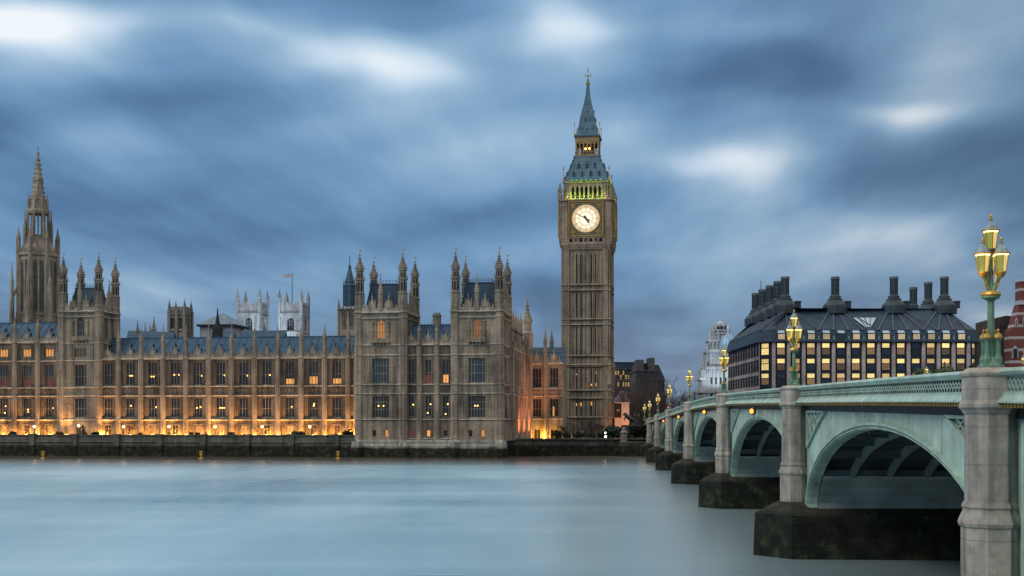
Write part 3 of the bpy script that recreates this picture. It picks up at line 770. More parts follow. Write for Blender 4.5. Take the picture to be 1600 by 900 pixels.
# ------------------------------------------------------------------ north return front and the link range beside the clock tower
nr = thing('north_front', 'receding gothic side front glowing red orange, with a row of small pinnacles', 'palace front', pal(0.35, 12.3), -PHI+PI/2)
ned = [i*4.1 for i in range(8)]
gothic_range(nr, ned, 11, 3.2,
    rows=[dict(z0=7.9, z1=12.0, w=1.4, n=2, trans=(.45,), arch='none'), dict(z0=14.5, z1=19.0, w=1.4, n=2), dict(z0=4.2, z1=5.8, w=1.0, n=1, trans=(), arch='none', name='ground_window')],
    strings=(7.3,12.4,14.2,20.0), cz=21.6, ph=1.1, br=.55, pin_h=23.6, roof=None, bands=((20.3,21.4,.5),), panels=((7.9,12.0,1.4),(14.5,19.4,1.4)))
up = MB(); up_ops = [(2.2+4.1*i, 3.3+4.1*i, 24.0, 25.9) for i in range(7)]
wall_open(up, 0, 28.7, 21.8, 26.6, 1.6, up_ops, .3); up.box(0, 28.7, 1.95, 9, 21.8, 26.6); string(up, 0, 28.7, 26.6, 1.6, .3)
up.build('upper_storey', ST, nr)
for i in range(7): window(nr, 2.75+4.1*i, 1.88, 24.0, 1.1, 1.9, 2, (), 'heads', GLASS2)
pm_ = pinnacle_mesh(.34, 5.0, ST)
for i in range(7): place('pinnacle', pm_, nr, (1.4+4.1*i, 1.6, 26.6))
place('parapet', parapet_mesh(28.0, 0, 1.0), nr, (.3, 1.7, 26.8))
tt = MB(); tt.lathe(0,0,[(1.25,3.2),(1.25,22),(1.45,22.2),(1.2,22.6),(1.2,27.0),(1.35,27.2),(1.0,27.6),(1.0,29.4),(1.15,29.6)],8)
for i in range(8):
    a = PI/8+2*PI*i/8; tt.cbox(1.2*math.cos(a), 1.2*math.sin(a), .14, .14, 3.2, 27)
to = tt.build('stair_turret', ST, nr, (30.0, .6, 0))
sp = MB(); finial_spire(sp, 1.05, 29.5, 35.2); sp.build('spire', ST, to)

TL = 42.0
lx0 = pl(826, TL)
lk = thing('link_range', 'short gothic range lit bright orange beside the foot of the clock tower', 'palace range', pal(lx0, TL), -PHI)
led = [pl(p, TL)-lx0 for p in (826,852,879.5)]
gothic_range(lk, led, 9, 2.6,
    rows=[dict(z0=8.2, z1=12.2, w=2.0, n=3, trans=(.45,), arch='none', mats={}), dict(z0=14.9, z1=19.3, w=2.0, n=3),
          dict(z0=2.8, z1=5.2, w=1.5, n=2, trans=(), arch='none', name='doorway', gm=DARK)],
    strings=(7.6,12.8,14.5), cz=20.1, ph=1.3, br=.55, pin_h=29.0, roof=None, bands=((13.0,14.4,'carved'),), panels=((8,12.2,2.0),(14.7,19.7,2.0)), butts=[led[1]])
gr_ = MB(); gr_.add([(0,.8,20.6),(8.4,.8,20.6),(8.4,4,24.2),(0,4,24.2)], [(0,1,2,3)]); gr_.build('glazed_roof', GLASS2, lk)
gb = MB()
for i in range(13): gb.bar((i*.7,.77,20.62),(i*.7,3.97,24.22),.08)
for k in (.33,.66): gb.bar((0,.8+3.2*k-.04,20.6+3.6*k),(8.4,.8+3.2*k-.04,20.6+3.6*k),.07)
gb.build('glazing_bars', IRON2, lk)
window(lk, led[1]+1.0+.85, .36, 8.3, .5, 2.2, 1, (), 'none', WARM, ST)
pp = place('pinnacle', pinnacle_mesh(.45, 6.0, ST), lk, (led[1]+1.0, 4.4, 22.5))

# ------------------------------------------------------------------ clock tower
TPHI = R(8.0); ct, st_ = math.cos(TPHI), math.sin(TPHI)
TH = 5.88
cxw, cyw = gx(877.7, 301), 301.0
tcx = cxw+TH*ct+TH*st_; tcy = cyw-TH*st_+TH*ct
clk = thing('clock_tower', 'tall square stone clock tower with glowing dial, green lit belfry and blue spire', 'clock tower', (tcx, tcy, 0), -TPHI)
rots = [Matrix.Rotation(k*PI/2, 4, 'Z') for k in range(4)]
sh = MB(); slit = MB()
SLITG = plain('slit_glass', (.010,.016,.026), .5)
def on_faces(mb, fn):
    for r_ in rots: mb.M = r_; fn()
    mb.M = None
tiers = [(2.6,8.0),(8.0,12.75),(14.6,20.2),(22.9,30.3),(31.7,38.6),(40.0,47.9)]
strs = [8.0,12.6,14.5,20.3,22.8,30.3,31.6,38.6,39.9]
sh.box(-5.0,5.0,-5.0,5.0,2.5,50.5)
def face():
    ops = []
    xs = (-2.45,-1.25,1.25,2.45)
    for (a, b) in tiers[1:]:
        for x in xs: ops.append((x-.27, x+.27, a+.5, b-.5))
    wall_open(sh, -4.0, 4.0, 2.5, 49.4, -5.45, ops, .35)
    for s in (-1,1):      # clasping corner piers with panelled faces
        a, b = (3.95, TH) if s > 0 else (-TH, -3.95)
        sh.box(a, b, -TH, -5.3, 2.5, 49.4)
        for i in range(4): x = a+(b-a)*(i+.5)/4; sh.box(x-.07, x+.07, -TH-.1, -TH+.02, 3.2, 49.2)
    for i in range(8):
        x = -3.6+i*1.03; sh.box(x-.12, x+.12, -5.72, -5.4, 2.7, 47.9)
    for i in range(15):
        x = -3.6+i*.514; sh.box(x-.05, x+.05, -5.56, -5.4, 2.7, 47.6)
    for i in range(7):
        x = -3.09+i*1.03
        sh.add([(x-.45,-5.6,47.3),(x-.45,-5.6,48.5),(x,-5.6,48.5)], [(0,1,2)]); sh.add([(x+.45,-5.6,47.3),(x,-5.6,48.5),(x+.45,-5.6,48.5)], [(0,1,2)])
    for z in strs: string(sh, -TH-.15, TH+.15, z, -TH, .22, .3); sh.box(-3.95,3.95,-5.86,-5.42,z-.05,z+.25)
    for z0, z1 in ((12.9,14.4),(20.6,22.7),(30.6,31.5),(38.9,39.8)):
        for i in range(7):
            x = -3.09+i*1.03; sh.box(x-.3, x+.3, -5.62, -5.44, z0+.1, z0+.3)
    string(sh, -TH-.1, TH+.1, 2.9, -TH, .4, .6); string(sh, -TH, TH, 20.6, -TH, .35, .4)
    for s in (-1,1): sh.lathe(s*(TH-.2), -TH+.1, [(.55,16),(.55,20.5),(.7,20.7),(.42,21.2),(.05,22.9)], 8)
    # corbel table under the dial stage
    for k, (z, e_) in enumerate(((48.6,.12),(49.0,.28),(49.4,.42))): sh.box(-TH-e_, TH+e_, -TH-e_, -TH+.1, z, z+.42)
on_faces(sh, face)
sh.build('shaft', ST2, clk)
sl = MB()
def slf():
    for (a, b) in tiers[1:]:
        for x in (-2.45,-1.25,1.25,2.45): sl.box(x-.29, x+.29, -5.12, -5.05, a+.45, b-.45)
on_faces(sl, slf); sl.build('slit_glazing', SLITG, clk)
for x, z, h in ((1.25,11.0,.9),(2.45,15.6,.8),(2.45,18.6,.6),(-1.25,10.8,.9),(-2.45,10.9,.6),(1.25,15.7,.5),(-2.45,18.4,.3)):
    q = MB(); q.box(-.18,.18,-.02,.02,0,h); q.build('lit_slit', WARM, clk, (x,-5.17,z))
# dial stage
DH = 6.40
dsg = MB(); dsg.box(-DH+.5, DH-.5, -DH+.5, DH-.5, 49.6, 60.4)
def dface():
    dsg.box(-DH+.3, DH-.3, -DH, -DH+.5, 49.7, 50.3); dsg.box(-DH, DH, -DH-.06, -DH+.5, 51.2, 51.7)
    for s in (-1,1):
        a, b = (4.3, DH) if s > 0 else (-DH, -4.3)
        dsg.box(a, b, -DH, -DH+.6, 50.2, 60.3)
        for i in range(3): x = a+(b-a)*(.12+i*.38); dsg.box(x-.1, x+.1, -DH-.12, -DH+.02, 50.3, 60.0)
        for z in (53.6,56.2,58.9): dsg.box(a, b, -DH-.08, -DH+.02, z, z+.22)
    for i in range(8): x = -4.2+i*1.2; dsg.box(x-.17, x+.17, -DH+.05, -DH+.6, 50.2, 51.25)
    for i in range(7):
        x = -3.6+i*1.2
        for q in (-1,1): dsg.add([(x+q*.43,-DH+.1,50.7),(x+q*.43,-DH+.1,51.25),(x,-DH+.1,51.25)], [(0,1,2)])
    string(dsg, -DH-.1, DH+.1, 60.15, -DH, .4, .5)
    dsg.box(-DH+.35, DH-.35, -DH-.12, -DH+.1, 60.9, 61.05); dsg.box(-DH+.35, DH-.35, -DH-.08, -DH+.06, 61.35, 61.5)
    for i in range(24): x = -DH+.5+i*(2*DH-1)/23; dsg.box(x-.07, x+.07, -DH-.06, -DH+.05, 60.5, 61.4)
on_faces(dsg, dface); dsg.build('dial_stage', ST2, clk)
niche = MB()
on_faces(niche, lambda: [niche.box(-3.6+i*1.2-.4, -3.6+i*1.2+.4, -DH+.44, -DH+.5, 50.35, 51.1) for i in range(0,7,2)]); niche.build('arcade_opening', DARK, clk)
DIAL = emit('dial_glow', (1.0,.82,.54), .98)
DIALRING = plain('dial_ironwork', (.05,.035,.03), .5)
DIALT = emit('dial_tint', (1.0,.72,.42), .80)
DIALW = emit('dial_bright', (1.0,.90,.68), 1.18)
FRAME = plain('dial_frame', (.06,.075,.08), .5)
def disc(mb, r, y, n=48, r0=0.0, x0=0.0, z0=0.0):
    if r0 == 0: mb.add([(x0+r*math.cos(2*PI*i/n),y,z0+r*math.sin(2*PI*i/n)) for i in range(n)], [tuple(range(n))])
    else:
        vs = [(x0+q*math.cos(2*PI*i/n),y,z0+q*math.sin(2*PI*i/n)) for q in (r0,r) for i in range(n)]
        mb.add(vs, [(i,(i+1)%n,n+(i+1)%n,n+i) for i in range(n)])
NUM = ['XII','I','II','III','IV','V','VI','VII','VIII','IX','X','XI']
def clock_face(rz):
    f = MB(); f.box(-4.15,4.15,.0,.25,-4.2,4.2); fo = f.build('dial_surround', FRAME, clk, (math.sin(rz)*(DH+.12), -math.cos(rz)*(DH+.12), 55.85), rz)
    g_ = MB()
    for s in (-1,1):
        g_.box(s*4.18-.06,s*4.18+.06,-.45,.02,-4.2,4.2); g_.box(s*4.05-.14,s*4.05+.14,-.10,.02,-4.2,4.2); g_.box(s*3.62-.06,s*3.62+.06,-.06,.02,-3.62,3.62)
        g_.box(-4.05,4.05,-.10,.02,s*4.1-.14,s*4.1+.14); g_.box(-3.6,3.6,-.06,.02,s*3.62-.06,s*3.62+.06)
        for s2 in (-1,1):
            disc(g_, .42, -.05, 16, .20, s*2.98, s2*2.98); g_.lathe(s*2.98,-.03,[(.02,s2*2.98-.1),(.1,s2*2.98),(.02,s2*2.98+.1)],6)
            for a in (.52,1.05): g_.bar((s*3.5*math.cos(a),-.04,s2*3.5*math.sin(a)),(s*3.58,-.04,s2*3.58),.10)
    disc(g_, 3.48, -.07, 48, 3.26)
    g_.build('gilt_frame', GILT, fo)
    d = MB(); disc(d, 3.26, -.05); dl = d.build('dial', DIAL, fo)
    d = MB(); disc(d, 1.70, -.056, 40, 1.65); disc(d, 3.18, -.058, 48, 3.13); disc(d, 2.56, -.057, 48, 2.52)
    for i in range(12):
        a = PI/2-2*PI*i/12; u = Vector((math.cos(a),0,math.sin(a))); v = Vector((-math.sin(a),0,math.cos(a)))
        d.bar(u*1.72+Vector((0,-.058,0)), u*2.5+Vector((0,-.058,0)), .045, .01, (0,1,0))
        s_ = NUM[i]; wx = {'I':.10,'V':.26,'X':.26}; tot = sum(wx[c] for c in s_); k = -tot/2
        for c in s_:
            m_ = k+wx[c]/2; k += wx[c]
            for (p0, p1) in {'I':((0,0),),'V':((-.09,0),(.09,0)),'X':((-.09,.09),(.09,-.09))}[c]:
                if c == 'V': A, B = (m_+p0,1),(m_,0)
                elif c == 'X': A, B = (m_+p0,1),(m_+p1,0)
                else: A, B = (m_,1),(m_,0)
                P0 = u*(2.60+.48*A[1])-v*A[0]; P1 = u*(2.60+.48*B[1])-v*B[0]
                d.bar(P0+Vector((0,-.06,0)), P1+Vector((0,-.06,0)), .045, .01, (0,1,0))
    d.build('numerals_ring', plain('dial_line', (.20,.11,.05), .6, 0, .1) if rz == 0 else bpy.data.materials['dial_line'], fo)
    d = MB()
    for i in range(12):
        a = PI/2-2*PI*(i+.5)/12; disc(d, .40, -.054, 14, 0, 2.08*math.cos(a), 2.08*math.sin(a))
    disc(d, 1.42, -.053, 32); d.build('opal_glass', DIALW, fo)
    d = MB(); disc(d, 3.12, -.0535, 48, 2.56); d.build('numeral_band', DIALT, fo)
    for nm, ang, ln, wd_, tail in (('minute_hand', 49.5*6, 3.05, .12, .9), ('hour_hand', 4*30+24.5, 1.45, .27, .5)):
        a = PI/2-R(ang); u = Vector((math.cos(a),0,math.sin(a))); v = Vector((-math.sin(a),0,math.cos(a))); y = Vector((0,-.10 if nm[0] == 'm' else -.085,0))
        h = MB(); h.add([u*-tail-v*wd_+y, u*-tail+v*wd_+y, u*ln*.55+v*wd_*.75+y, u*ln+y, u*ln*.55-v*wd_*.75+y], [(0,1,2,3,4)])
        h.add([u*(-tail-.25)-v*wd_*1.4+y, u*(-tail-.25)+v*wd_*1.4+y, u*(-tail+.3)+v*wd_+y, u*(-tail+.3)-v*wd_+y], [(0,1,2,3)])
        if nm[0] == 'h': h.add([u*1.0-v*.30+y, u*1.5+y+v*0, u*1.0+v*.30+y, u*.6+y], [(0,1,2,3)])
        disc(h, .3, y[1], 14); h.build(nm, DIALRING, fo)
for k in range(4): clock_face(k*PI/2)
# belfry
BH = 5.40
bf = MB(); bf.box(-BH+1.6, BH-1.6, -BH+1.6, BH-1.6, 60.4, 65); bf.box(-BH+.05, BH-.05, -BH+.05, BH-.05, 64.0, 65.0); bf.box(-BH,BH,-BH,BH,60.4,60.9)
def bface():
    for s in (-1,1): 
        a, b = (3.75, BH) if s > 0 else (-BH, -3.75)
        bf.box(a, b, -BH, -BH+.8, 60.9, 64.1)
        for i in range(3): x = a+(b-a)*(i+.5)/3; bf.box(x-.08, x+.08, -BH-.1, -BH+.02, 61, 64)
    for i in range(8): x = -3.75+i*1.0714; bf.box(x-.19, x+.19, -BH+.02, -BH+.5, 60.9, 64.1)
    for i in range(7):
        x = -3.214+i*1.0714
        for q in (-1,1): bf.add([(x+q*.36,-BH+.06,63.1),(x+q*.36,-BH+.06,64.1),(x,-BH+.06,64.1),(x+q*.12,-BH+.06,63.85)], [(0,1,2,3)])
    string(bf, -BH-.05, BH+.05, 64.75, -BH, .35, .35)
on_faces(bf, bface); bf.build('belfry', ST2, clk)
bl = MB(); on_faces(bl, lambda: [bl.box(-3.214+i*1.0714-.37, -3.214+i*1.0714+.37, -BH+1.3, -BH+1.4, 60.9, 64.05) for i in range(7)])
bl.build('louvres', DARK, clk)
GREEN = emit('green_glow', (.40,.85,.08), .55)
for k in range(2):
    for i in range(7):
        c_ = MB(); c_.lathe(0,0,[(.05,-.14),(.26,-.08),(.30,.06),(.1,.16)],8)
        a = k*PI/2; v = Matrix.Rotation(a,4,'Z') @ Vector((-3.5+i*1.167, -BH-.28, 65.25)); c_.build('green_lantern', GREEN, clk, v)
for k, n_ in ((0,4),(1,3)):
    for i in range(n_):
        v = Matrix.Rotation(k*PI/2,4,'Z') @ Vector((-3.2+i*6.4/(n_-1), -BH-.38, 61.2))
        lamp('belfry_light', 'POINT', v, 200, (.60,1.0,.06), clk, .35)
    for s in (-1,1):
        v = Matrix.Rotation(k*PI/2,4,'Z') @ Vector((s*4.6, -BH-.45, 61.2)); lamp('belfry_light', 'POINT', v, 45, (1.0,.75,.25), clk, .15)
# lower roof, lantern stage, spire
rf = MB(); rf.sq(0,0,[(5.55,64.95),(5.55,65.2),(5.15,65.9),(4.55,67.2),(3.95,68.8),(3.4,70.3),(3.08,71.3),(3.08,71.6)])
rf.build('lower_roof', BELF, clk)
hipb = MB()
for k in range(4):
    a = PI/4+k*PI/2; ps = [(math.sqrt(2)*q*math.cos(a), math.sqrt(2)*q*math.sin(a), z) for q, z in ((5.55,65.2),(5.15,65.9),(4.55,67.2),(3.95,68.8),(3.4,70.3),(3.08,71.3))]
    hipb.tube(ps, [.14]*6, 6)
    for q in range(1,6): hipb.cbox(ps[q][0], ps[q][1], .34, .34, ps[q][2]-.1, ps[q][2]+.35)
hipb.build('hip_crockets', IRON2, clk)
dm = MB(); dm.xz([(-.24,0),(.24,0),(.24,.75),(0,1.25),(-.24,.75)], 0, .9); dm.box(-.34,.34,-.1,.0,-.12,.02); dmm = dm.mesh('dormer', BELF)
do = MB(); do.xz([(-.17,.05),(.17,.05),(.17,.7),(0,1.0),(-.17,.7)], -.02, -.005); dom = do.mesh('dormer_opening', DARK)
for k in range(4):
    for z, n_, sp_, hh in ((66.55,4,2.05,4.86),(68.75,3,1.95,3.97)):
        for i in range(n_):
            v = Matrix.Rotation(k*PI/2,4,'Z') @ Vector(((i-(n_-1)/2)*sp_, -hh-.22, z))
            o = place('dormer', dmm, clk, v, k*PI/2); place('dormer_opening', dom, o)
ln = MB(); LH = 2.85; ln.box(-LH-.1,LH+.1,-LH-.1,LH+.1,71.5,72.0); ln.box(-LH,LH,-LH,LH,75.0,76.4)
def lface():
    for i in range(7): x = -LH+.18+i*(2*LH-.36)/6; ln.box(x-.13, x+.13, -LH, -LH+.3, 71.9, 75.2)
    for i in range(6):
        x = -LH+.18+(i+.5)*(2*LH-.36)/6
        for q in (-1,1): ln.add([(x+q*.33,-LH+.05,74.4),(x+q*.33,-LH+.05,75.1),(x,-LH+.05,75.1)], [(0,1,2)])
    for i in range(13): x = -LH+i*2*LH/12; ln.box(x-.06, x+.06, -LH-.06, -LH+.02, 75.2, 76.3)
    for i in range(12): x = -LH+.1+i*(2*LH-.2)/11; ln.box(x-.05, x+.05, -LH-.12, -LH-.04, 72.0, 72.7)
    ln.box(-LH,LH,-LH-.13,-LH-.03,72.65,72.78)
on_faces(ln, lface); ln.build('lantern_stage', plain('gilt_stone', (.30,.20,.09), .6, .1, .4, 2), clk)
lc = MB(); lc.box(-1.6,1.6,-1.6,1.6,72,75.1); lc.build('lantern_core', DARK, clk)
for x in (-.45,.55):
    q = MB(); q.lathe(0,0,[(.04,-.3),(.26,-.15),(.26,.15),(.04,.3)],8); q.build('lantern_light', LAMPY, clk, (x,-1.9,73.6))
lamp('lantern_lamp', 'POINT', (0.2,-2.3,73.9), 60, (1,.5,.12), clk, .2)
spr = MB(); spr.sq(0,0,[(3.15,76.4),(3.15,76.8),(2.5,77.35),(2.15,79.0),(1.68,81.8),(1.08,84.3),(.55,87.0),(.32,89.7),(.18,91.0)])
so_ = spr.build('spire', BELF, clk)
fi = MB(); fi.lathe(0,0,[(.2,89.6),(.55,89.9),(.55,90.2),(.15,90.5),(.09,91.6),(.26,91.8),(.09,92.0),(.06,93.0),(.2,93.2),(.03,93.9)],8)
fi.bar((-.85,0,91.9),(.85,0,91.9),.1); fi.bar((0,-.85,91.9),(0,.85,91.9),.1)
for s in (-1,1): fi.bar((s*.8,0,91.9),(s*.5,0,92.5),.1); fi.bar((s*.8,0,91.9),(s*.45,0,91.4),.1)
fi.build('finial', GILT, clk)
for k in range(4):
    for z, n_, sp_, hh in ((78.4,3,1.3,2.28),(80.6,2,1.2,1.88),(82.7,1,1,1.47)):
        for i in range(n_):
            v = Matrix.Rotation(k*PI/2,4,'Z') @ Vector(((i-(n_-1)/2)*sp_, -hh-.14, z)); o = place('lucarne', dmm, clk, v, k*PI/2); o.scale = (.55,.55,.55)
pn = MB(); pn.tube([(0,0,0),(0,0,3.6)],[.10,.06],6); pn.lathe(0,0,[(.05,2.7),(.30,2.9),(.05,3.1)],6); pn.bar((-.35,0,3.3),(.35,0,3.3),.07); pn.lathe(0,0,[(.3,0),(.22,.7),(.08,.9)],6); pnm = pn.mesh('corner_finial', GILT)
for sx in (-1,1):
    for sy in (-1,1):
        place('corner_finial', pnm, clk, (sx*(BH+.1), sy*(BH+.1), 65.1)); o = place('corner_finial', pnm, clk, (sx*3.05, sy*3.05, 76.5)); o.scale = (.7,.7,.95)
        q = place('corner_turret', pinnacle_mesh(.5, 4.6, ST2), clk, (sx*(DH-.15), sy*(DH-.15), 60.4))

# ------------------------------------------------------------------ octagonal spire tower behind the range
STS = stone('spire_stone', (.40,.34,.262), soot=.6)
cz_ = 312.0
spt = thing('spire_tower', 'tall octagonal gothic tower tapering to a stone spire', 'spire tower', (gx(59.5,cz_), cz_, 0))
S = (cz_)/F
b = MB(); RO = 4.85
b.lathe(0,0,[(RO,24),(RO,48.0),(RO*1.08,48.3),(RO*1.08,49.0)],8,0)
b.lathe(0,0,[(RO*.98,49.0),(3.2,52.3),(3.2,52.6)],8,0)
for i in range(8):
    a = 2*PI*i/8; x, y = math.cos(a), math.sin(a)
    b.lathe(x*(RO+.1), y*(RO+.1), [(.62,24),(.62,34),(.5,34.5),(.5,49),(.62,49.2),(.62,49.6)], 6)
    b2 = a+PI/8; u = Vector((-math.sin(b2), math.cos(b2), 0)); c0 = Vector((math.cos(b2), math.sin(b2), 0))*(RO*math.cos(PI/8)+.05)
    for k in (-1.45,-.05,.05,1.45): pass
    for zz in (33.6,47.2,48.7): b.bar(c0-u*1.75+Vector((0,0,zz)), c0+u*1.75+Vector((0,0,zz)), .34, .3)
    for k in (-1.5,0,1.5): b.bar(c0+u*k+Vector((0,0,33.6)), c0+u*k+Vector((0,0,47.0)), .34)
    for k in range(8): b.bar(c0*1.03-u*(1.6-k*.457)+Vector((0,0,48.9)), c0*1.03-u*(1.6-k*.457)+Vector((0,0,50.0)), .2)
b.build('octagon', STS, spt)
GG = plain('green_glass', (.008,.030,.032), .5)
for i in (4,5,6,7):
    a = 2*PI*i/8+PI/8; u = Vector((-math.sin(a), math.cos(a), 0)); c0 = Vector((math.cos(a), math.sin(a), 0))*(RO*math.cos(PI/8)+.02)
    for k in (-.75,.75):
        v = c0+u*k; window(spt, v.x, v.y, 34.4, 1.0, 12.3, 2, (.24,.48,.74), 'point', GG, STS, (), a+PI/2, name='tall_window')
ln = MB(); ln.lathe(0,0,[(3.0,49.0),(2.75,52.4),(2.75,53.2),(2.95,53.4),(2.5,53.6)],8,0); ln.lathe(0,0,[(2.85,58.9),(3.0,59.5),(2.85,59.9),(2.2,60.1),(2.0,62.4),(2.2,62.6),(1.6,62.9)],8,0)
for i in range(8):
    a = 2*PI*i/8; x, y = math.cos(a), math.sin(a)
    ln.lathe(x*2.65, y*2.65, [(.32,53.4),(.32,59.2)], 6)
    for k in (.33,.67):
        a2 = a+PI/4*k; ln.lathe(2.28*math.cos(a2), 2.28*math.sin(a2), [(.16,53.4),(.16,59)], 4) if k == .33 and False else None
    x2, y2 = math.cos(a+PI/8)*2.25, math.sin(a+PI/8)*2.25; ln.lathe(x2, y2, [(.13,53.4),(.13,59.2)], 4)
    ln.bar((x*3.3,y*3.3,56.2),(x*2.4,y*2.4,57.6),.18)
ln.build('lantern', STS, spt)
sp = MB(); sp.lathe(0,0,[(1.62,62.8),(1.05,67.2),(1.28,67.3),(1.28,67.7),(.94,67.8),(.22,73.8),(.35,74.0),(.35,74.4),(.1,74.6),(.05,76.2)],8)
sp.bar((-.4,0,75.4),(.4,0,75.4),.1)
for i in range(8):
    a = PI/8+2*PI*i/8
    for k in range(9): z = 63.2+k*1.15; r_ = 1.62-(z-62.8)*.129; sp.cbox((r_+.08)*math.cos(a),(r_+.08)*math.sin(a),.24,.24,z,z+.32)
sp.build('spire', STS, spt)
for i in range(8):
    a = 2*PI*i/8; x, y = math.cos(a), math.sin(a)
    place('pinnacle', pinnacle_mesh(.46, 6.2, STS), spt, (x*(RO+.1), y*(RO+.1), 49.5))
    place('flyer_pinnacle', pinnacle_mesh(.32, 9.0, STS), spt, (x*3.35, y*3.35, 51.0))
    place('spire_pinnacle', pinnacle_mesh(.26, 4.4, STS), spt, (x*2.35, y*2.35, 59.8))
    q = MB(); q.lathe(x*(RO+1.75), y*(RO+1.75), [(.62,24),(.55,37),(.42,38),(.42,42),(.3,42.5),(.05,46.5)], 6)
    q.bar((x*(RO+1.7),y*(RO+1.7),37.5),(x*(RO+.2),y*(RO+.2),41),.4); q.bar((x*(RO+1.7),y*(RO+1.7),31),(x*(RO+.2),y*(RO+.2),33),.5); q.build('flying_buttress', STS, spt)

# ------------------------------------------------------------------ smaller things on the skyline behind the wing
def sky_tower(name, label, cat, px0, px1, D, zb, ztop, wz, pin, sm, wn=2, wf=.62, arch='heads', group=None, rz=-PHI, pinr=.42, gm=None):
    W = (px1-px0)/F*D; t = thing(name, label, cat, (gx(px0,D), D, 0), rz, group)
    ops = [(W*(i+.5)/wn+W*.02-w2/2, W*(i+.5)/wn+W*.02+w2/2, wz[0], wz[1]) for i in range(wn) for w2 in (W*wf/wn,)]
    m = MB()
    for M_ in (None, Matrix.Translation((W,0,0)) @ Matrix.Rotation(PI/2,4,'Z')):
        m.M = M_; wall_open(m, 0, W, zb, ztop, 0, ops); string(m, 0, W, wz[1]+.7, 0, .3); string(m, 0, W, wz[0]-.6, 0, .25)
        for i in range(wn+1):
            x = min(max(W*i/wn, .35), W-.35); m.box(x-.35, x+.35, -.25, .05, zb, ztop)
        for i in range(7): x = W*(i+.5)/7; m.box(x-W/22, x+W/22, -.1, .3, ztop, ztop+.9)
        panel_ribs(m, .4, W-.4, wz[1]+1.0, ztop-.1, 0, .6)
    m.M = None; m.box(.56, W-.56, .56, W, zb, ztop+.05); m.quad((0,0,zb),(0,0,ztop),(0,W,ztop),(0,W,zb))
    m.build('wall', sm, t)
    for (a, b_, c_, d_) in ops:
        window(t, (a+b_)/2, .42, c_, b_-a, d_-c_, 3, (.5,), arch, gm or GLASS, sm)
        window(t, W-.42, (a+b_)/2, c_, b_-a, d_-c_, 3, (.5,), arch, gm or GLASS, sm, (), PI/2)
    for x in (.3, W-.3):
        for y in (.3, W-.3): place('pinnacle', pinnacle_mesh(pinr, pin, sm), t, (x,y,ztop-.4))
    return t, W
sky_tower('bell_tower', 'small square brown stone tower with four thin pinnacles above the iron roof', 'tower', 262, 291, 305, 20, gz(485,305), (gz(514,305), gz(497,305)), 3.4, ST3, pinr=.26)
DA = 455.0
for pa, pb, lab in ((369.5,408,'white floodlit church tower without a flag, four spiky pinnacles'),(435,473,'white floodlit church tower with the flagpole rising behind its parapet')):
    t, W = sky_tower('church_tower', lab, 'church tower', pa, pb, DA, 12, gz(476,DA), (gz(517,DA), gz(497,DA)), 6.4, ABB, 1, .30, 'point', 'twin white church towers', pinr=.62)
    e = MB(); e.box(0,W,-.3,0,gz(493,DA),gz(490,DA)); e.build('cornice_band', ABB, t)
    for (lx, tx) in ((W*.15, W*.3), (W*.85, W*.75)):
        o = lamp('church_floodlight', 'SPOT', (lx, -9, 14), 30000, (.72,.88,1.0), t, .3, spot=65); aim(o, (tx, 0, 40))
fp = thing('flagpole', 'thin flagpole flying a small flag from the white church tower', 'flagpole', (gx(456.5,DA+4), DA+4, gz(474,DA)))
q = MB(); q.tube([(0,0,-1),(0,0,11.5)],[.24,.15],6); q.build('pole', plain('pole_paint', (.2,.2,.2)), fp)
q = MB(); n_ = 6
vs = [( -i*.55, .1*math.sin(i*1.3), z) for z in (9.9,11.2) for i in range(n_+1)]
q.add(vs, [(i,i+1,n_+2+i,n_+1+i) for i in range(n_)]); q.build('flag', plain('flag_cloth', (.35,.37,.42), .8), fp)

vt = thing('ventilation_tower', 'octagonal blue iron ventilation lantern on a pale stone tower', 'tower', (gx(546.5,268), 268, 0), -PHI)
q = MB(); q.box(-2.0,2.0,-2.0,2.0,18,gz(482,266)); string(q,-2.1,2.1,gz(482,266)-.3,-2.0,.3)
for i in range(5): q.box(-2.0+i*.85,-1.5+i*.85,-2.1,-1.9,gz(482,266),gz(478,266))
for x in (-1.9,1.9): q.lathe(x,-1.9,[(.28,20),(.28,gz(478,266)),(.03,gz(466,266))],6)
q.build('stone_base', ST, vt)
for x in (-.75,.75): window(vt, x, -2.04, gz(512,266), .75, 4.0, 2, (.5,), 'point', RED if x > 9 else GLASS, ST)
q = MB(); z0, z1 = gz(478,268), gz(440,268); q.lathe(0,0,[(1.35,z0),(1.35,z1-1.2),(1.5,z1-1.1),(1.5,z1-.8),(1.05,z1-.4),(1.05,z1),(.95,z1+.2),(.35,z1+2.6),(.3,z1+3.4),(.1,z1+3.6),(.05,z1+5.8)],8)
for i in range(8):
    a = PI/8+2*PI*i/8; q.tube([(1.37*math.cos(a),1.37*math.sin(a),z0),(1.37*math.cos(a),1.37*math.sin(a),z1-1.0)],[.13,.13],5); q.lathe(1.3*math.cos(a),1.3*math.sin(a),[(.1,z1-.8),(.02,z1+.6)],5)
q.build('iron_lantern', IRON2, vt)

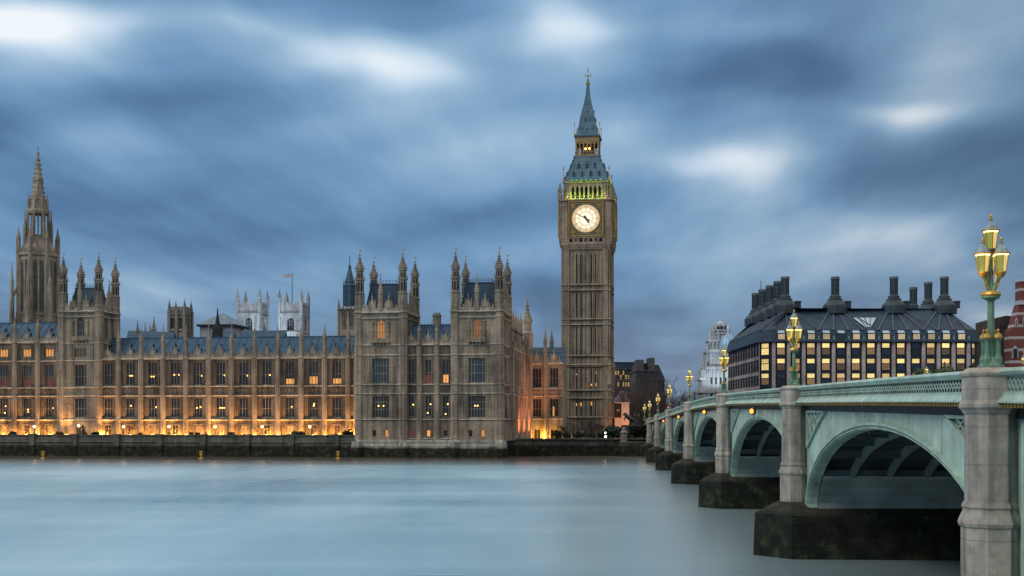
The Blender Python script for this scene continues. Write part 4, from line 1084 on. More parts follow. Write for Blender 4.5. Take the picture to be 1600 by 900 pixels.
hall = thing('great_hall', 'broad pyramid roofed hall with deep dark eaves behind the wing roof', 'hall', (gx(338,330), 330, 0), -PHI)
z_e = gz(507,330); hw = 5.2
q = MB(); q.box(-hw+.7,hw-.7,0,9,20,z_e-.3); q.build('wall', ABB, hall)
q = MB(); q.fr([(-hw,-.8),(hw+.2,-.8),(hw+.2,10),(-hw,10)], z_e-.5, [(-hw,-.8),(hw+.2,-.8),(hw+.2,10),(-hw,10)], z_e); q.build('eaves', DARK, hall)
q = MB(); q.fr([(-hw,-.8),(hw+.2,-.8),(hw+.2,10),(-hw,10)], z_e, [(-.2,4.5),(.2,4.5),(.2,5),(-.2,5)], gz(489,334)); q.build('roof', roof_mat('lead_roof', (.13,.19,.23), (.9,40)), hall)
for i in range(4):
    window(hall, -3.4+i*2.2, .65, z_e-3.6, .8, 2.6, 1, (), 'none', DARK, ABB)
rr = thing('hall_roof', 'long blue slate roof stepping behind the wing parapet', 'roof', pal(pl(296,40), 40), -PHI)
q = MB(); q.add([(0,0,20),(9,0,20),(9,6,28.8),(3.2,6,28.8),(0,12,20),(9,12,20)], [(0,1,2,3),(3,2,5,4),(0,3,4),(1,5,2)]); q.build('slope', IRON, rr)
rr2 = thing('hall_roof', 'low blue roof between the dark spirelet and the white church towers', 'roof', pal(pl(366,30), 30), -PHI)
q = MB(); Wr = pl(436,30)-pl(366,30); q.add([(0,0,20),(Wr,0,20),(Wr,5,gz(516,285)),(0,5,gz(516,285)),(0,10,20),(Wr,10,20)], [(0,1,2,3),(3,2,5,4),(0,3,4),(1,5,2)]); q.build('slope', IRON, rr2)
rr3 = thing('hall_roof', 'flat topped blue roof beside the square turreted tower', 'roof', pal(pl(188,26), 26), -PHI)
q = MB(); Wr = pl(262,26)-pl(188,26); q.add([(0,0,20),(Wr,0,20),(Wr,4,gz(518,282)),(0,4,gz(515,282)),(0,10,20),(Wr,10,20)], [(0,1,2,3),(3,2,5,4),(0,3,4),(1,5,2)]); q.build('slope', IRON, rr3)
sk = thing('spirelet', 'black ventilation spirelet standing on the iron ridge', 'spirelet', (gx(340,268), 268, 0), -PHI)
z0 = gz(528,268); q = MB(); q.box(-.85,.85,-.85,.85,22,z0+2.2); q.lathe(0,0,[(.95,z0+2.1),(.6,z0+2.6),(.42,z0+3.6),(.30,z0+4.2),(.14,z0+5.6),(.05,z0+6.4)],8); q.bar((-.3,0,z0+5.9),(.3,0,z0+5.9),.08)
q.build('louvre_box', DARK, sk)
for px, ztop, r_, lab in ((215,500,.42,'slim stone pinnacle nearest the turreted tower on the blue roof'),(227,503,.32,'thin pinnacle second from the turreted tower'),(234.5,506,.36,'short pinnacle beside the tallest of the roof pinnacles'),(240.5,494,.48,'tallest of the four slim pinnacles on the blue roof')):
    D = 285; z1 = gz(ztop, D); t = thing('roof_pinnacle', lab, 'pinnacle', (gx(px,D), D, 24), -PHI, 'slim pinnacles behind the wing')
    q = MB(); q.lathe(0,0,[(r_,0),(r_,(z1-24)*.5)],8); finial_spire(q, r_*1.1, (z1-24)*.5, z1-24); q.build('shaft', ST3, t)
# ------------------------------------------------------------------ the bridge
BT = math.atan(140/F); cB, sB = math.cos(BT), math.sin(BT)
BX = 9.67
PIER = [z/cB for z in (31,62.7,98.6,137.5,177.5,214,251,281)]
RB = 24.3          # width of the bridge
KT = [(-5,7.1),(31,7.98),(62.7,8.50),(98.6,8.98),(120,9.06),(137.5,9.0),(177.5,8.60),(214,8.14),(251,7.65),(300,7.0)]
def top(r):
    z = r*cB
    for i in range(len(KT)-1):
        if KT[i][0] <= z <= KT[i+1][0] or i == len(KT)-2:
            # smooth cubic through the surveyed cap heights
            def sl_(k):
                if k <= 0 or k >= len(KT)-1: j = min(max(k,0),len(KT)-2); return (KT[j+1][1]-KT[j][1])/(KT[j+1][0]-KT[j][0])
                return (KT[k+1][1]-KT[k-1][1])/(KT[k+1][0]-KT[k-1][0])
            h = KT[i+1][0]-KT[i][0]; s = (z-KT[i][0])/h
            return ((2*s**3-3*s*s+1)*KT[i][1]+(s**3-2*s*s+s)*h*sl_(i)+(-2*s**3+3*s*s)*KT[i+1][1]+(s**3-s*s)*h*sl_(i+1))
def bw(q, r, z=0.0): return (BX+q*cB+r*sB, r*cB-q*sB, z)
PAINT = plain('green_paint', (.385,.525,.45), .48, 0, .30, .7, .12, .4, .8)
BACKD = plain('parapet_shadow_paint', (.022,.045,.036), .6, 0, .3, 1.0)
PAINTD = plain('dark_green_paint', (.055,.105,.085), .5, 0, .3, 1.0)
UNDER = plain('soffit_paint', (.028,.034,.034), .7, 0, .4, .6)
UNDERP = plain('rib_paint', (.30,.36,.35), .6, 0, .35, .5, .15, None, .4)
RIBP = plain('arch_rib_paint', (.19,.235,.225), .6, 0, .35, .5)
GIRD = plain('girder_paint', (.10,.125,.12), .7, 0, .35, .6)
BST = stone('granite', (.43,.39,.34), soot=.58, block=(3.1,.93), joint=.22, streak=(2.6,2.6,.30), warm=(1.06,1.0,.90))
BASE = stone('pier_base_stone', (.062,.050,.042), soot=.6, block=(1.5,.55), joint=.35, tide=2.25)
ROAD = plain('asphalt', (.05,.05,.05), .9, 0, .3, .8)
bridge = thing('arch_bridge', 'pale green iron arch bridge on granite piers crossing the river', 'bridge', (BX,0,0), -BT)
def sweep(mb, prof, r0, r1, n, ztop=top):
    k = len(prof); vs = []; fs = []
    for i in range(n+1):
        r = r0+(r1-r0)*i/n; t_ = ztop(r)
        vs += [(q, r, t_+z) for q, z in prof]
    for i in range(n):
        for j in range(k): fs.append((i*k+j, i*k+(j+1)%k, (i+1)*k+(j+1)%k, (i+1)*k+j))
    fs.append(tuple(range(k))); fs.append(tuple(reversed(range(n*k,n*k+k))))
    mb.add(vs, fs)
# piers
for i, r in enumerate(PIER[:7]):
    T = top(r)
    p = MB(); p.lathe(0, r, [(.66,2.3),(.715,2.6),(.715,4.02),(.76,4.06),(.79,4.14),(.77,4.22),(.68,4.42),(.66,4.48),(.70,4.54),(.68,4.62),(.628,4.68),
        (.628,T-1.16),(.66,T-1.12),(.70,T-1.04),(.76,T-.98),(.76,T-.90),(.69,T-.80),(.685,T-.24),(.73,T-.20),(.75,T-.14),(.73,T-.10),(.60,T-.02),(.58,T)], 8)
    po = p.build('pier', BST, bridge)
    p = MB(); p.lathe(RB+1.0, r, [(.715,2.3),(.628,4.7),(.628,T-1.1),(.75,T-.98),(.69,T-.8),(.69,T-.2),(.73,T-.1),(.58,T)], 8); p.build('pier', BST, bridge)
    hx = lambda e_: [(-1.95-e_, r), (-.42, r-1.95-e_), (RB+1.4, r-1.95-e_), (RB+3, r), (RB+1.4, r+1.95+e_), (-.42, r+1.95+e_)]
    b = MB(); b.fr(hx(.12), -1.0, hx(.0), 2.12); b.fr(hx(.0), 2.12, [(-.85,r),(-.3,r-.72),(RB+1,r-1.0),(RB+2,r),(RB+1,r+1.0),(-.3,r+.72)], 2.72)
    b.build('cutwater', BASE, po)
    b = MB(); b.box(.6, RB, r-.85, r+.85, 2.2, T-1.3)
    for k in range(6): b.box(1.5+k*4,1.9+k*4, r-1.2, r+1.2, 2.16,2.34)
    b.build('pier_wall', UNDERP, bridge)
# spans
for i in range(7):
    ra, rb = (PIER[i], PIER[i+1])
    if i == 6: rb = PIER[7]
    rm = (ra+rb)/2; a = (rb-ra)/2-.80; zs = 2.30; zc = top(rm)-1.62; bb = zc-zs
    n = 36 if i < 2 else 22
    th = [PI*k/n for k in range(n+1)]
    def el(off_a, off_b, t_): return (rm-(a-off_a)*math.cos(t_), zs+(bb-off_b)*math.sin(t_))
    # face ring in three stepped mouldings
    m = MB()
    for (o0, o1, q0, q1) in ((0,.14,.40,.95),(.14,.20,.47,.95),(.20,.29,.50,.95),(.29,.34,.44,.95),(.34,.42,.54,.95)):
        for k in range(n):
            P = [el(o0,o0*.62,th[k]), el(o0,o0*.62,th[k+1]), el(o1,o1*.62,th[k+1]), el(o1,o1*.62,th[k])]
            m.add([(q0,*P[0]),(q0,*P[1]),(q0,*P[2]),(q0,*P[3]),(q1,*P[0]),(q1,*P[1]),(q1,*P[2]),(q1,*P[3])], [(0,1,2,3),(1,0,4,5),(2,6,7,3),(0,3,7,4),(1,5,6,2)])
    m.build('arch_ring', PAINT, bridge)
    # spandrel plate
    m = MB(); ns = 40
    zt = lambda r: top(r)-.97
    rs = [ra+.45+(rb-ra-.9)*k/ns for k in range(ns+1)]
    def zb_(r):
        x = (r-rm)/(a-.05)
        return zs if abs(x) >= 1 else zs+(bb-.03)*math.sqrt(1-x*x)
    for k in range(ns):
        r0, r1 = rs[k], rs[k+1]
        m.add([(.56,r0,zb_(r0)),(.56,r1,zb_(r1)),(.56,r1,zt(r1)),(.56,r0,zt(r0)),(.9,r0,zb_(r0)),(.9,r1,zb_(r1)),(.9,r1,zt(r1)),(.9,r0,zt(r0))], [(0,3,2,1),(4,5,6,7)])
    for k in range(1, 9):           # vertical plate joints
        r = ra+(rb-ra)*k/9; m.box(.545,.57,r-.02,r+.02,zb_(r)+.25 if zb_(r) < zt(r)-.3 else zt(r)-.3, zt(r))
    sp = m.build('spandrel', PAINT, bridge)
    for s, rp in ((1, ra), (-1, rb)):
        r0 = rp+s*1.0; ln_ = (rb-ra)*.155; zt_ = lambda r: top(r)-1.28
        zlow = lambda r: max(zb_(r)+.62, 2.8)
        pts = [(r0, zt_(r0)), (r0+s*ln_, zt_(r0+s*ln_))]
        low = []; zd0 = max(zb_(r0)+.5, zt_(r0)-1.75)
        for k in range(1, 9):
            r = r0+s*ln_*(1-k/8); z = zt_(r)-(zt_(r0)-zd0)*(k/8)**1.15
            low.append((r, max(z, min(zb_(r)+.22, zt_(r)-.05))))
        poly = pts+low
        m = MB(); m.add([(.545,r,z) for r,z in poly], [tuple(range(len(poly)))])
        pn_ = m.build('spandrel_panel', PAINTD, bridge)
        m = MB()
        for k in range(len(poly)):
            p0, p1 = poly[k], poly[(k+1)%len(poly)]
            if abs(p0[0]-p1[0])+abs(p0[1]-p1[1]) > .02: m.bar((.48,*p0),(.48,*p1),.10,.12,(1,0,0))
        L_ = pts[0][1]-low[-1][1]
        for k in range(1, 5):
            r = r0+s*ln_*k*.19; z1 = zt_(r); z0 = min(low, key=lambda q_: abs(q_[0]-r))[1]
            if z1-z0 > .15:
                m.bar((.51,r,z0),(.51,r,z1),.05,.05,(1,0,0)); m.bar((.51,r-s*ln_*.19,z1),(.51,r,z0),.05,.05,(1,0,0)); m.bar((.51,r-s*ln_*.19,min(low,key=lambda q_: abs(q_[0]-(r-s*ln_*.19)))[1]),(.51,r,z1),.05,.05,(1,0,0))
        m.build('panel_frame', PAINT, pn_)
    # curved springing plates on both piers
    prof = [(.80+.50+(a-.50)*(1-math.sqrt(max(0,1-(dz/(bb-.40))**2))), zs+dz) for dz in (0,.4,.8,1.2,1.7)]
    for s, rp in ((1, ra), (-1, rb)):
        b = MB()
        for k in range(4):
            (o0,z0),(o1,z1) = prof[k],prof[k+1]
            b.quad((.96,rp+s*o0,z0),(RB-.3,rp+s*o0,z0),(RB-.3,rp+s*o1,z1),(.96,rp+s*o1,z1))
        b.quad((.96,rp+s*prof[-1][0],zs+1.7),(RB-.3,rp+s*prof[-1][0],zs+1.7),(RB-.3,rp+s*.8,zs+1.7),(.96,rp+s*.8,zs+1.7))
        b.bar((.96,rp+s*(prof[-1][0]+.02),zs+1.72),(RB-.3,rp+s*(prof[-1][0]+.02),zs+1.72),.14)
        b.build('springing_plate', UNDERP, bridge)
    # ribs behind the face and cross girders
    for j in range(1, 14):
        q = .6+j*1.75; m = MB()
        for k in range(2, n-2):
            if min(el(.55,.42,th[k])[1], el(.55,.42,th[k+1])[1]) < zs+1.45: continue
            P = [el(.05,.05,th[k]), el(.05,.05,th[k+1]), el(.55,.42,th[k+1]), el(.55,.42,th[k])]
            m.add([(q-.11,*P[0]),(q-.11,*P[1]),(q-.11,*P[2]),(q-.11,*P[3]),(q+.11,*P[0]),(q+.11,*P[1]),(q+.11,*P[2]),(q+.11,*P[3])],
                  [(0,1,2,3),(7,6,5,4),(2,6,7,3),(0,4,5,1)])
        m.build('arch_rib', RIBP, bridge)
    for k in range(1, 12):
        r = ra+(rb-ra)*k/12; z = zb_(r)
        if z < 3.6: continue
        m = MB(); m.box(.9, RB-.4, r-.06, r+.06, z-.28, z+.02); m.box(.9, RB-.4, r-.14, r+.14, z-.33, z-.28); m.build('cross_girder', GIRD, bridge)
    # parapet
    e0, e1 = ra+.58, rb-.58; ns = 10
    m = MB(); sweep(m, [(.02,-.10),(.06,-.03),(.22,-.005),(.40,-.03),(.44,-.10),(.40,-.18),(.08,-.18)], e0, e1, ns)
    sweep(m, [(.10,-.18),(.10,-.215),(.36,-.215),(.36,-.18)], e0, e1, ns)
    sweep(m, [(.10,-.60),(.10,-.66),(-.02,-.80),(-.06,-.82),(-.06,-.86),(.30,-.86),(.46,-.60)], e0, e1, ns)
    sweep(m, [(.26,-.22),(.26,-.60),(.30,-.60),(.30,-.22)], e0, e1, ns)
    pr = m.build('parapet', PAINT, bridge)
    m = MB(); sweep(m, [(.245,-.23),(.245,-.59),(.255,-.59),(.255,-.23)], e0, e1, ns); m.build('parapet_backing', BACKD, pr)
    m = MB(); cell = .29 if i < 3 else .40; nc = int((e1-e0)/cell); st = (e1-e0)/nc
    for k in range(nc):
        r = e0+k*st; t_ = top(r+st/2); y0 = r+st/2; q = .20
        z0, z1 = t_-.60, t_-.215; zm = (z0+z1)/2; wv = .042
        m.bar((q,r,z0),(q,r,z0+.10),wv,.016,(1,0,0)); m.bar((q,r,z1-.09),(q,r,z1),wv,.016,(1,0,0))
        m.bar((q,r,z0+.10),(q,r+st*.5,zm),wv,.016,(1,0,0)); m.bar((q,r+st*.5,zm),(q,r,z1-.09),wv,.016,(1,0,0))
        m.bar((q,r,z0+.10),(q,r-st*.5,zm),wv,.016,(1,0,0)); m.bar((q,r-st*.5,zm),(q,r,z1-.09),wv,.016,(1,0,0))
    sweep(m, [(.19,-.60),(.19,-.575),(.21,-.575),(.21,-.60)], e0, e1, ns); sweep(m, [(.19,-.235),(.19,-.21),(.21,-.21),(.21,-.235)], e0, e1, ns)
    m.build('lattice', PAINT, pr)
    m = MB(); sweep(m, [(.10,-.86),(.10,-.98),(.6,-.98),(.6,-.86)], e0, e1, ns); m.build('cornice', PAINTD, bridge)
    m = MB(); nc = int((e1-e0)/.26); st = (e1-e0)/nc
    for k in range(nc):
        r = e0+k*st; t_ = top(r); m.add([(.05,r,t_-.862),(.05,r+st*.52,t_-.862),(.06,r+st*.72,t_-.965),(.06,r+st*.2,t_-.965)], [(0,1,2,3)])
        m.box(.02,.11,r+st*.05,r+st*.55,t_-.97,t_-.865)
    m.build('gilt_dentil', GILT, pr)
    m = MB(); sweep(m, [(RB+.5,0),(RB+.5,-.85),(RB+.9,-.85),(RB+.9,0)], e0, e1, ns); m.build('parapet', PAINT, bridge)
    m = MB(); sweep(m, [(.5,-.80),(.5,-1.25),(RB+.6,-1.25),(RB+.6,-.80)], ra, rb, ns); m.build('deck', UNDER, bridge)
    m = MB(); sweep(m, [(.55,-.79),(4.0,-.79),(4.0,-.67),(.55,-.67)], ra, rb, ns); m.build('pavement', BST, bridge)
    m = MB(); sweep(m, [(4.0,-.79),(RB-3.5,-.79),(RB-3.5,-.775),(4.0,-.775)], ra, rb, ns); m.build('roadway', ROAD, bridge)
# near end: the stretch of parapet and face on the viewer's side of the nearest pier
r1 = PIER[0]; r0 = 24.0
m = MB(); sweep(m, [(.02,-.10),(.06,-.03),(.22,-.005),(.40,-.03),(.44,-.10),(.40,-.18),(.08,-.18)], r0, r1-.55, 4)
sweep(m, [(.10,-.60),(.10,-.66),(-.02,-.80),(-.06,-.82),(-.06,-.86),(.30,-.86),(.46,-.60)], r0, r1-.55, 4); sweep(m, [(.26,-.22),(.26,-.60),(.30,-.60),(.30,-.22)], r0, r1-.55, 4)
pr = m.build('parapet', PAINT, bridge)
m = MB(); nc = 23; st = (r1-.58-r0)/nc
for k in range(nc):
    r = r0+k*st; t_ = top(r+st/2); q = .20; z0, z1 = t_-.60, t_-.185; zm = (z0+z1)/2; wv = .042
    for sg in (-1,1):
        m.bar((q,r,z0+.08),(q,r+sg*st*.5,zm),wv,.016,(1,0,0)); m.bar((q,r+sg*st*.5,zm),(q,r,z1-.08),wv,.016,(1,0,0))
    m.bar((q,r,z0),(q,r,z0+.10),wv,.016,(1,0,0)); m.bar((q,r,z1-.09),(q,r,z1),wv,.016,(1,0,0))
sweep(m, [(.18,-.60),(.18,-.575),(.215,-.575),(.215,-.60)], r0, r1-.58, 4); sweep(m, [(.18,-.21),(.18,-.185),(.215,-.185),(.215,-.21)], r0, r1-.58, 4)
m.build('lattice', PAINT, pr)
m = MB(); sweep(m, [(.10,-.86),(.10,-.98),(.6,-.98),(.6,-.86)], r0, r1-.55, 4); m.build('cornice', PAINTD, bridge)
m = MB(); nc = 26; st = (r1-.55-r0)/nc
for k in range(nc):
    r = r0+k*st; t_ = top(r); m.box(.02,.11,r+st*.05,r+st*.55,t_-.97,t_-.865)
m.build('gilt_dentil', GILT, pr)
m = MB(); m.box(.56,1.0,r0,r1,-1,top(r0)-.9)
m.bar((.5,r1-1.0,2.6),(.5,r1-1.0,6.6),.14,.14,(1,0,0)); m.bar((.5,r1-1.9,3.2),(.5,r1-1.9,6.3),.10,.12,(1,0,0)); m.bar((.5,r1-1.0,6.55),(.5,r1-5,6.45),.14,.14,(1,0,0)); m.bar((.5,r1-1.9,6.25),(.5,r1-5,6.15),.10,.12,(1,0,0))
m.build('spandrel', PAINT, bridge)
m = MB(); sweep(m, [(.5,-.80),(.5,-1.25),(RB+.6,-1.25),(RB+.6,-.80)], r0, r1, 2); m.build('deck', UNDER, bridge)

# ------------------------------------------------------------------ three-headed lamps on the piers
GREENP = plain('lamp_green', (.085,.175,.118), .38, 0, .3, 3.0)
LANT = emit('lantern_glass', (1.0,.66,.22), .66, .0, (.4,.4,.1)); 
LANTG = emit('lantern_glass_tint', (.62,.64,.08), .42)
LANTB = emit('lantern_mantle', (1.0,.78,.30), 4.0)
CAPM = plain('lantern_roof', (.20,.26,.29), .35, .1, .3, 6)
def make_lamp():
    t = thing('bridge_lamp', 'lamp', 'street lamp')
    b = MB(); b.lathe(0,0,[(.33,0),(.33,.05),(.28,.08),(.24,.14),(.14,.28)],8)
    for k in range(4):
        a = PI/4+k*PI/2; x, y = .19*math.cos(a), .19*math.sin(a)
        b.lathe(x,y,[(.105,.02),(.105,.22),(.075,.30),(.062,.36),(.058,.66),(.088,.70),(.088,.73)],8)
    bo = b.build('base', GREENP, t)
    d = MB()
    for k in range(4):
        a = PI/4+k*PI/2; x, y = .19*math.cos(a), .19*math.sin(a)
        d.lathe(x,y,[(.108,.73),(.108,.76),(.088,.82),(.03,.86),(.02,.88),(.04,.92),(.01,.97)],8)
    d.build('gilt_dome', GILT, bo)
    c = MB(); c.lathe(0,0,[(.13,.1),(.10,.5),(.085,.95),(.08,1.66),(.14,1.70),(.22,1.74),(.22,1.78)],10); c.lathe(0,0,[(.07,1.85),(.05,2.3),(.045,2.9)],8); c.build('column', GREENP, t)
    gs = MB(); g_ = MB(); g_.lathe(0,0,[(.215,1.78),(.24,1.82),(.215,1.88),(.10,1.93)],12)
    for k in range(3):
        a = R(-35+120*k); u = Vector((math.cos(a), math.sin(a), 0)); z = Vector((0,0,1))
        gs.tube([z*1.86+u*.06, z*2.04+u*.09, z*2.20+u*.17, z*2.29+u*.24], [.05,.045,.045,.055], 6); g_.tube([z*1.95+u*.13, z*2.09+u*.17, z*2.2+u*.225], [.022,.03,.02], 5)
        g_.tube([z*2.42+u*.05, z*2.28+u*.14, z*2.12+u*.12, z*2.1+u*.2], [.03,.035,.03,.02], 5)
        g_.lathe(u.x*.25,u.y*.25,[(.03,2.22),(.07,2.27),(.11,2.33),(.10,2.37)],8)
    bk_ = gs.build('bracket', GREENP, t); g_.build('gilt_scroll', GILT, bk_)
    gl = MB(); gl.lathe(0,0,[(.105,0),(.165,.40)],6); glm = gl.mesh('lantern', LANT)
    glm.materials.append(LANTG)
    for p in glm.polygons:
        if p.center.x < -.04 and abs(p.normal.z) < .6: p.material_index = 1
    mt = MB(); mt.lathe(0,0,[(.14,.355),(.187,.385),(.187,.40)],6); mtm = mt.mesh('mantle_band', LANTB)
    cp = MB(); cp.lathe(0,0,[(.19,.40),(.19,.43),(.14,.53),(.07,.60),(.05,.63),(.05,.66)],8); cpm = cp.mesh('lantern_roof', CAPM)
    fr_ = MB(); fr_.lathe(0,0,[(.13,-.03),(.13,0)],6); fr_.lathe(0,0,[(.205,.395),(.225,.415),(.205,.435)],8); fr_.lathe(0,0,[(.03,.66),(.05,.68),(.02,.71),(.045,.74),(.01,.80)],6)
    for k in range(6):
        a = PI/6+k*PI/3; fr_.bar((.122*math.cos(a),.122*math.sin(a),0),(.182*math.cos(a),.182*math.sin(a),.40),.016)
    frm = fr_.mesh('gilt_frame', GILT)
    for k in range(4):
        a = R(-35+120*k); v = (.25*math.cos(a), .25*math.sin(a), 2.38) if k < 3 else (0,0,2.97)
        o = place('lantern', glm, t, v); o.scale = (1.0,1.0,1.08)
        for nm_, me_ in (('mantle_band',mtm),('lantern_roof',cpm),('gilt_frame',frm)): place(nm_, me_, o)
    bm_ = MB(); bm_.lathe(0,0,[(.05,2.85),(.10,2.9),(.06,2.94)],8); bm_.build('cup', GILT, t)
    return t
labs = ['three-headed green and gold lamp on the nearest pier','three-headed lamp on the second pier, in front of the dark chimneyed building','three-headed lamp on the third pier, in front of the pale domed building',
        'three-headed lamp on the fourth pier, against open sky','three-headed lamp on the fifth pier, just behind the red signal','three-headed lamp on the sixth pier from the viewer','three-headed lamp on the last pier in the water, nearly the smallest','smallest of the three-headed lamps, past the end of the bridge']
lp0 = make_lamp()
for k in range(8):
    t = lp0 if k == 0 else copy_tree(lp0)
    z = top(PIER[k]) if k < 7 else 7.4
    t.location = bw(0, PIER[k], z); t.rotation_euler = (0,0,-BT+R(0)); t['label'] = labs[k]; t['group'] = 'three-headed bridge lamps'
    lamp('lamp_glow', 'POINT', (-.75,-.45,2.2) if k < 4 else (-.9,-.5,2.3), 26, (1,.68,.25), t, .2)
for q, z, lab in ((25.6,137.5,'lamp on the opposite parapet, only its head showing above the rail beside the green trees'),(25.2,104.5,'lamp on the opposite parapet in front of the striped brick building')):
    t = copy_tree(lp0); t.location = bw(q, z/cB, top(z/cB)+.1); t.rotation_euler = (0,0,-BT); t['label'] = lab; t['group'] = 'lamps on the far parapet'
    for c in list(t.children):
        if c.type == 'LIGHT': bpy.data.objects.remove(c)
# navigation lights at the crowns
NAV = emit('amber_nav', (1.0,.22,.02), 4.0)
navl = ['amber navigation light on its bracket over the second arch','amber navigation light on its bracket over the third arch','amber navigation light over the fourth arch','amber navigation light over the fifth arch, the smallest']
for k in range(1,5):
    rm = (PIER[k]+PIER[k+1])/2; z = top(rm)-1.35
    t = thing('navigation_light', navl[k-1], 'light', bw(.15, rm, z), -BT, 'amber lights at the arch crowns')
    q = MB(); q.lathe(0,0,[(.08,-.24),(.15,-.18),(.17,.16),(.10,.26)],8); q.build('housing', PAINTD, t)
    q = MB(); q.lathe(-.13,-.08,[(.03,-.15),(.13,-.09),(.13,.09),(.03,.15)],8); q.build('lens', NAV, t)
    q = MB(); q.bar((0,0,.2),(0,.0,1.0),.06); q.bar((0,-.3,.2),(0,.3,.2),.05); q.bar((0,-.2,-.5),(0,-.2,.2),.06); q.build('bracket', PAINTD, t)
sg = thing('traffic_signal', 'small red traffic signal shining above the bridge parapet', 'traffic light', bw(.6, 190, top(190)-.7), -BT)
q = MB(); q.tube([(0,0,0),(0,0,.8)],[.06,.06],6); q.build('post', PAINTD, sg)
q = MB(); q.box(-.18,.18,-.1,.12,.7,1.6); q.build('head', DARK, sg)
q = MB(); q.lathe(0,-.12,[(.04,1.12),(.22,1.2),(.24,1.34),(.18,1.46),(.04,1.52)],10); q.build('red_lens', emit('red_signal', (1.0,.02,.03), 8.0), sg)

# ------------------------------------------------------------------ embankment
tw_ = thing('terrace_wall', 'long low river terrace wall, pale stone above a black tide mark', 'wall', pal(pl(556,.3),.3), -PHI)
LW = pl(-260,.3)-pl(556,.3)
m = MB(); m.add([(LW,-.35,-1),(0,-.35,-1),(0,.6,-1),(LW,.6,-1),(LW,0,4.15),(0,0,4.15),(0,.6,4.15),(LW,.6,4.15)], [(4,5,6,7),(0,1,5,4),(1,2,6,5),(3,0,4,7)])
m.box(LW,0,-.18,.72,4.15,4.35); string(m, LW, 0, 2.75, -.12, .22, .22)
for k in range(int(-LW/9.2)+1):
    x = -k*9.2-4; m.box(x-.6,x+.6,-.45,.7,-.5,4.45); m.box(x-.75,x+.75,-.55,.8,4.2,4.5)
m.build('wall', STR, tw_)
m = MB(); a0 = pal(pl(-260,.9),.9); a1 = pal(pl(557,.9),.9); b1 = pal(pl(557,.9),12); b0 = pal(pl(-260,.9),14)
m.quad((a0[0],a0[1],3.6),(a1[0],a1[1],3.6),(b1[0],b1[1],3.6),(b0[0],b0[1],3.6)); tag(m.build('terrace_pavement', plain('paving', (.30,.27,.22), .8)), kind='structure')
rw = thing('embankment_wall', 'dark mossy river wall running from the corner tower to the bridge', 'wall', (0,0,0))
x0 = pal(1.2,1); W0 = (gx(783,256)-2, 256)
def wall_run(mb, p, q, h, th=.7, batter=.35):
    p = Vector((*p,0)); q = Vector((*q,0)); t = (q-p).normalized(); nrm = Vector((t.y,-t.x,0))
    vs = [p+nrm*batter+Vector((0,0,-1)), q+nrm*batter+Vector((0,0,-1)), q-nrm*th+Vector((0,0,-1)), p-nrm*th+Vector((0,0,-1)), p+Vector((0,0,h)), q+Vector((0,0,h)), q-nrm*th+Vector((0,0,h)), p-nrm*th+Vector((0,0,h))]
    mb.add(vs, [(4,5,6,7),(0,1,5,4),(1,2,6,5),(2,3,7,6),(3,0,4,7)])
m = MB(); wall_run(m, W0, (gx(1020,257),257), 3.35); wall_run(m, (W0[0],256-.1), (gx(1020,257),256.9), 2.2, .5, .5); m.box(W0[0],gx(1018,257),255.8,257.4,3.35,3.6); m.build('wall', STR, rw)
m = MB(); wall_run(m, (gx(1020,257),257.2), (400,257.2), 3.6); m.build('wall', STR, rw)
bs = thing('landing_stage', 'projecting mossy stone landing with a small pedestal beside the last bridge pier', 'landing', (gx(969,253), 252, 0))
m = MB(); Wb = gx(1009,253)-gx(969,253); m.add([(-.4,-.5,-1),(Wb,-.5,-1),(Wb,5,-1),(0,5,-1),(0,0,2.6),(Wb,0,2.6),(Wb,5,2.6),(0,5,2.6)], [(4,5,6,7),(0,1,5,4),(1,2,6,5),(3,0,4,7)])
m.box(-.1,Wb,-.15,.5,2.6,3.0); m.build('platform', STR, bs)
m = MB(); m.sq(.8,1.0,[(.85,2.6),(.75,3.0),(.6,3.1),(.6,4.6),(.75,4.7),(.75,4.9),(.35,5.3)]); m.lathe(.8,1.0,[(.3,5.2),(.42,5.6),(.15,5.95)],8); m.build('pedestal', ST3, bs)
# terrace lamps
def make_tlamp():
    t = thing('terrace_lamp', 'lamp', 'street lamp')
    p = MB(); p.lathe(0,0,[(.20,0),(.16,.25),(.07,.45),(.05,1.4),(.10,1.45)],8); p.build('post', PAINTD, t)
    p = MB(); p.lathe(0,0,[(.08,1.45),(.24,1.6),(.26,1.78),(.14,1.98),(.05,2.02)],10); p.build('globe', GLOBE, t, smooth=True)
    p = MB(); p.lathe(0,0,[(.12,2.0),(.03,2.2)],8); p.build('cap', PAINTD, t)
    return t
tl0 = make_tlamp()
tl = [(-18,'terrace lamp beyond the picture edge on the river wall'),(53.6,'globe lamp on the terrace wall before the taller range'),(193,'globe lamp on the terrace wall next to the square tower'),(264,'globe lamp on the terrace wall, third bay of the wing'),(336,'globe lamp on the terrace wall at the middle of the wing'),(409.5,'globe lamp on the terrace wall under the flagless church tower'),(484,'globe lamp on the terrace wall nearest the end towers')]
for k, (px, lab) in enumerate(tl[1:]):
    t = tl0 if k == 0 else copy_tree(tl0)
    t.location = pal(pl(px,.6),.6,4.45); t.scale = (1.0,1.0,.9); t['label'] = lab; t['group'] = 'globe lamps along the terrace wall'
    lamp('globe_light', 'POINT', (0,0,1.75), 60, (1,.62,.2), t, .3)
t = copy_tree(tl0); t.location = pal(pl(123,TW-1.6),TW-1.6,4.6); t['label'] = 'globe lamp over the dark arched doorway of the square tower'; t['group'] = 'globe lamps along the terrace wall'
for c in list(t.children):
    if c.type == 'LIGHT': c.data = c.data.copy()
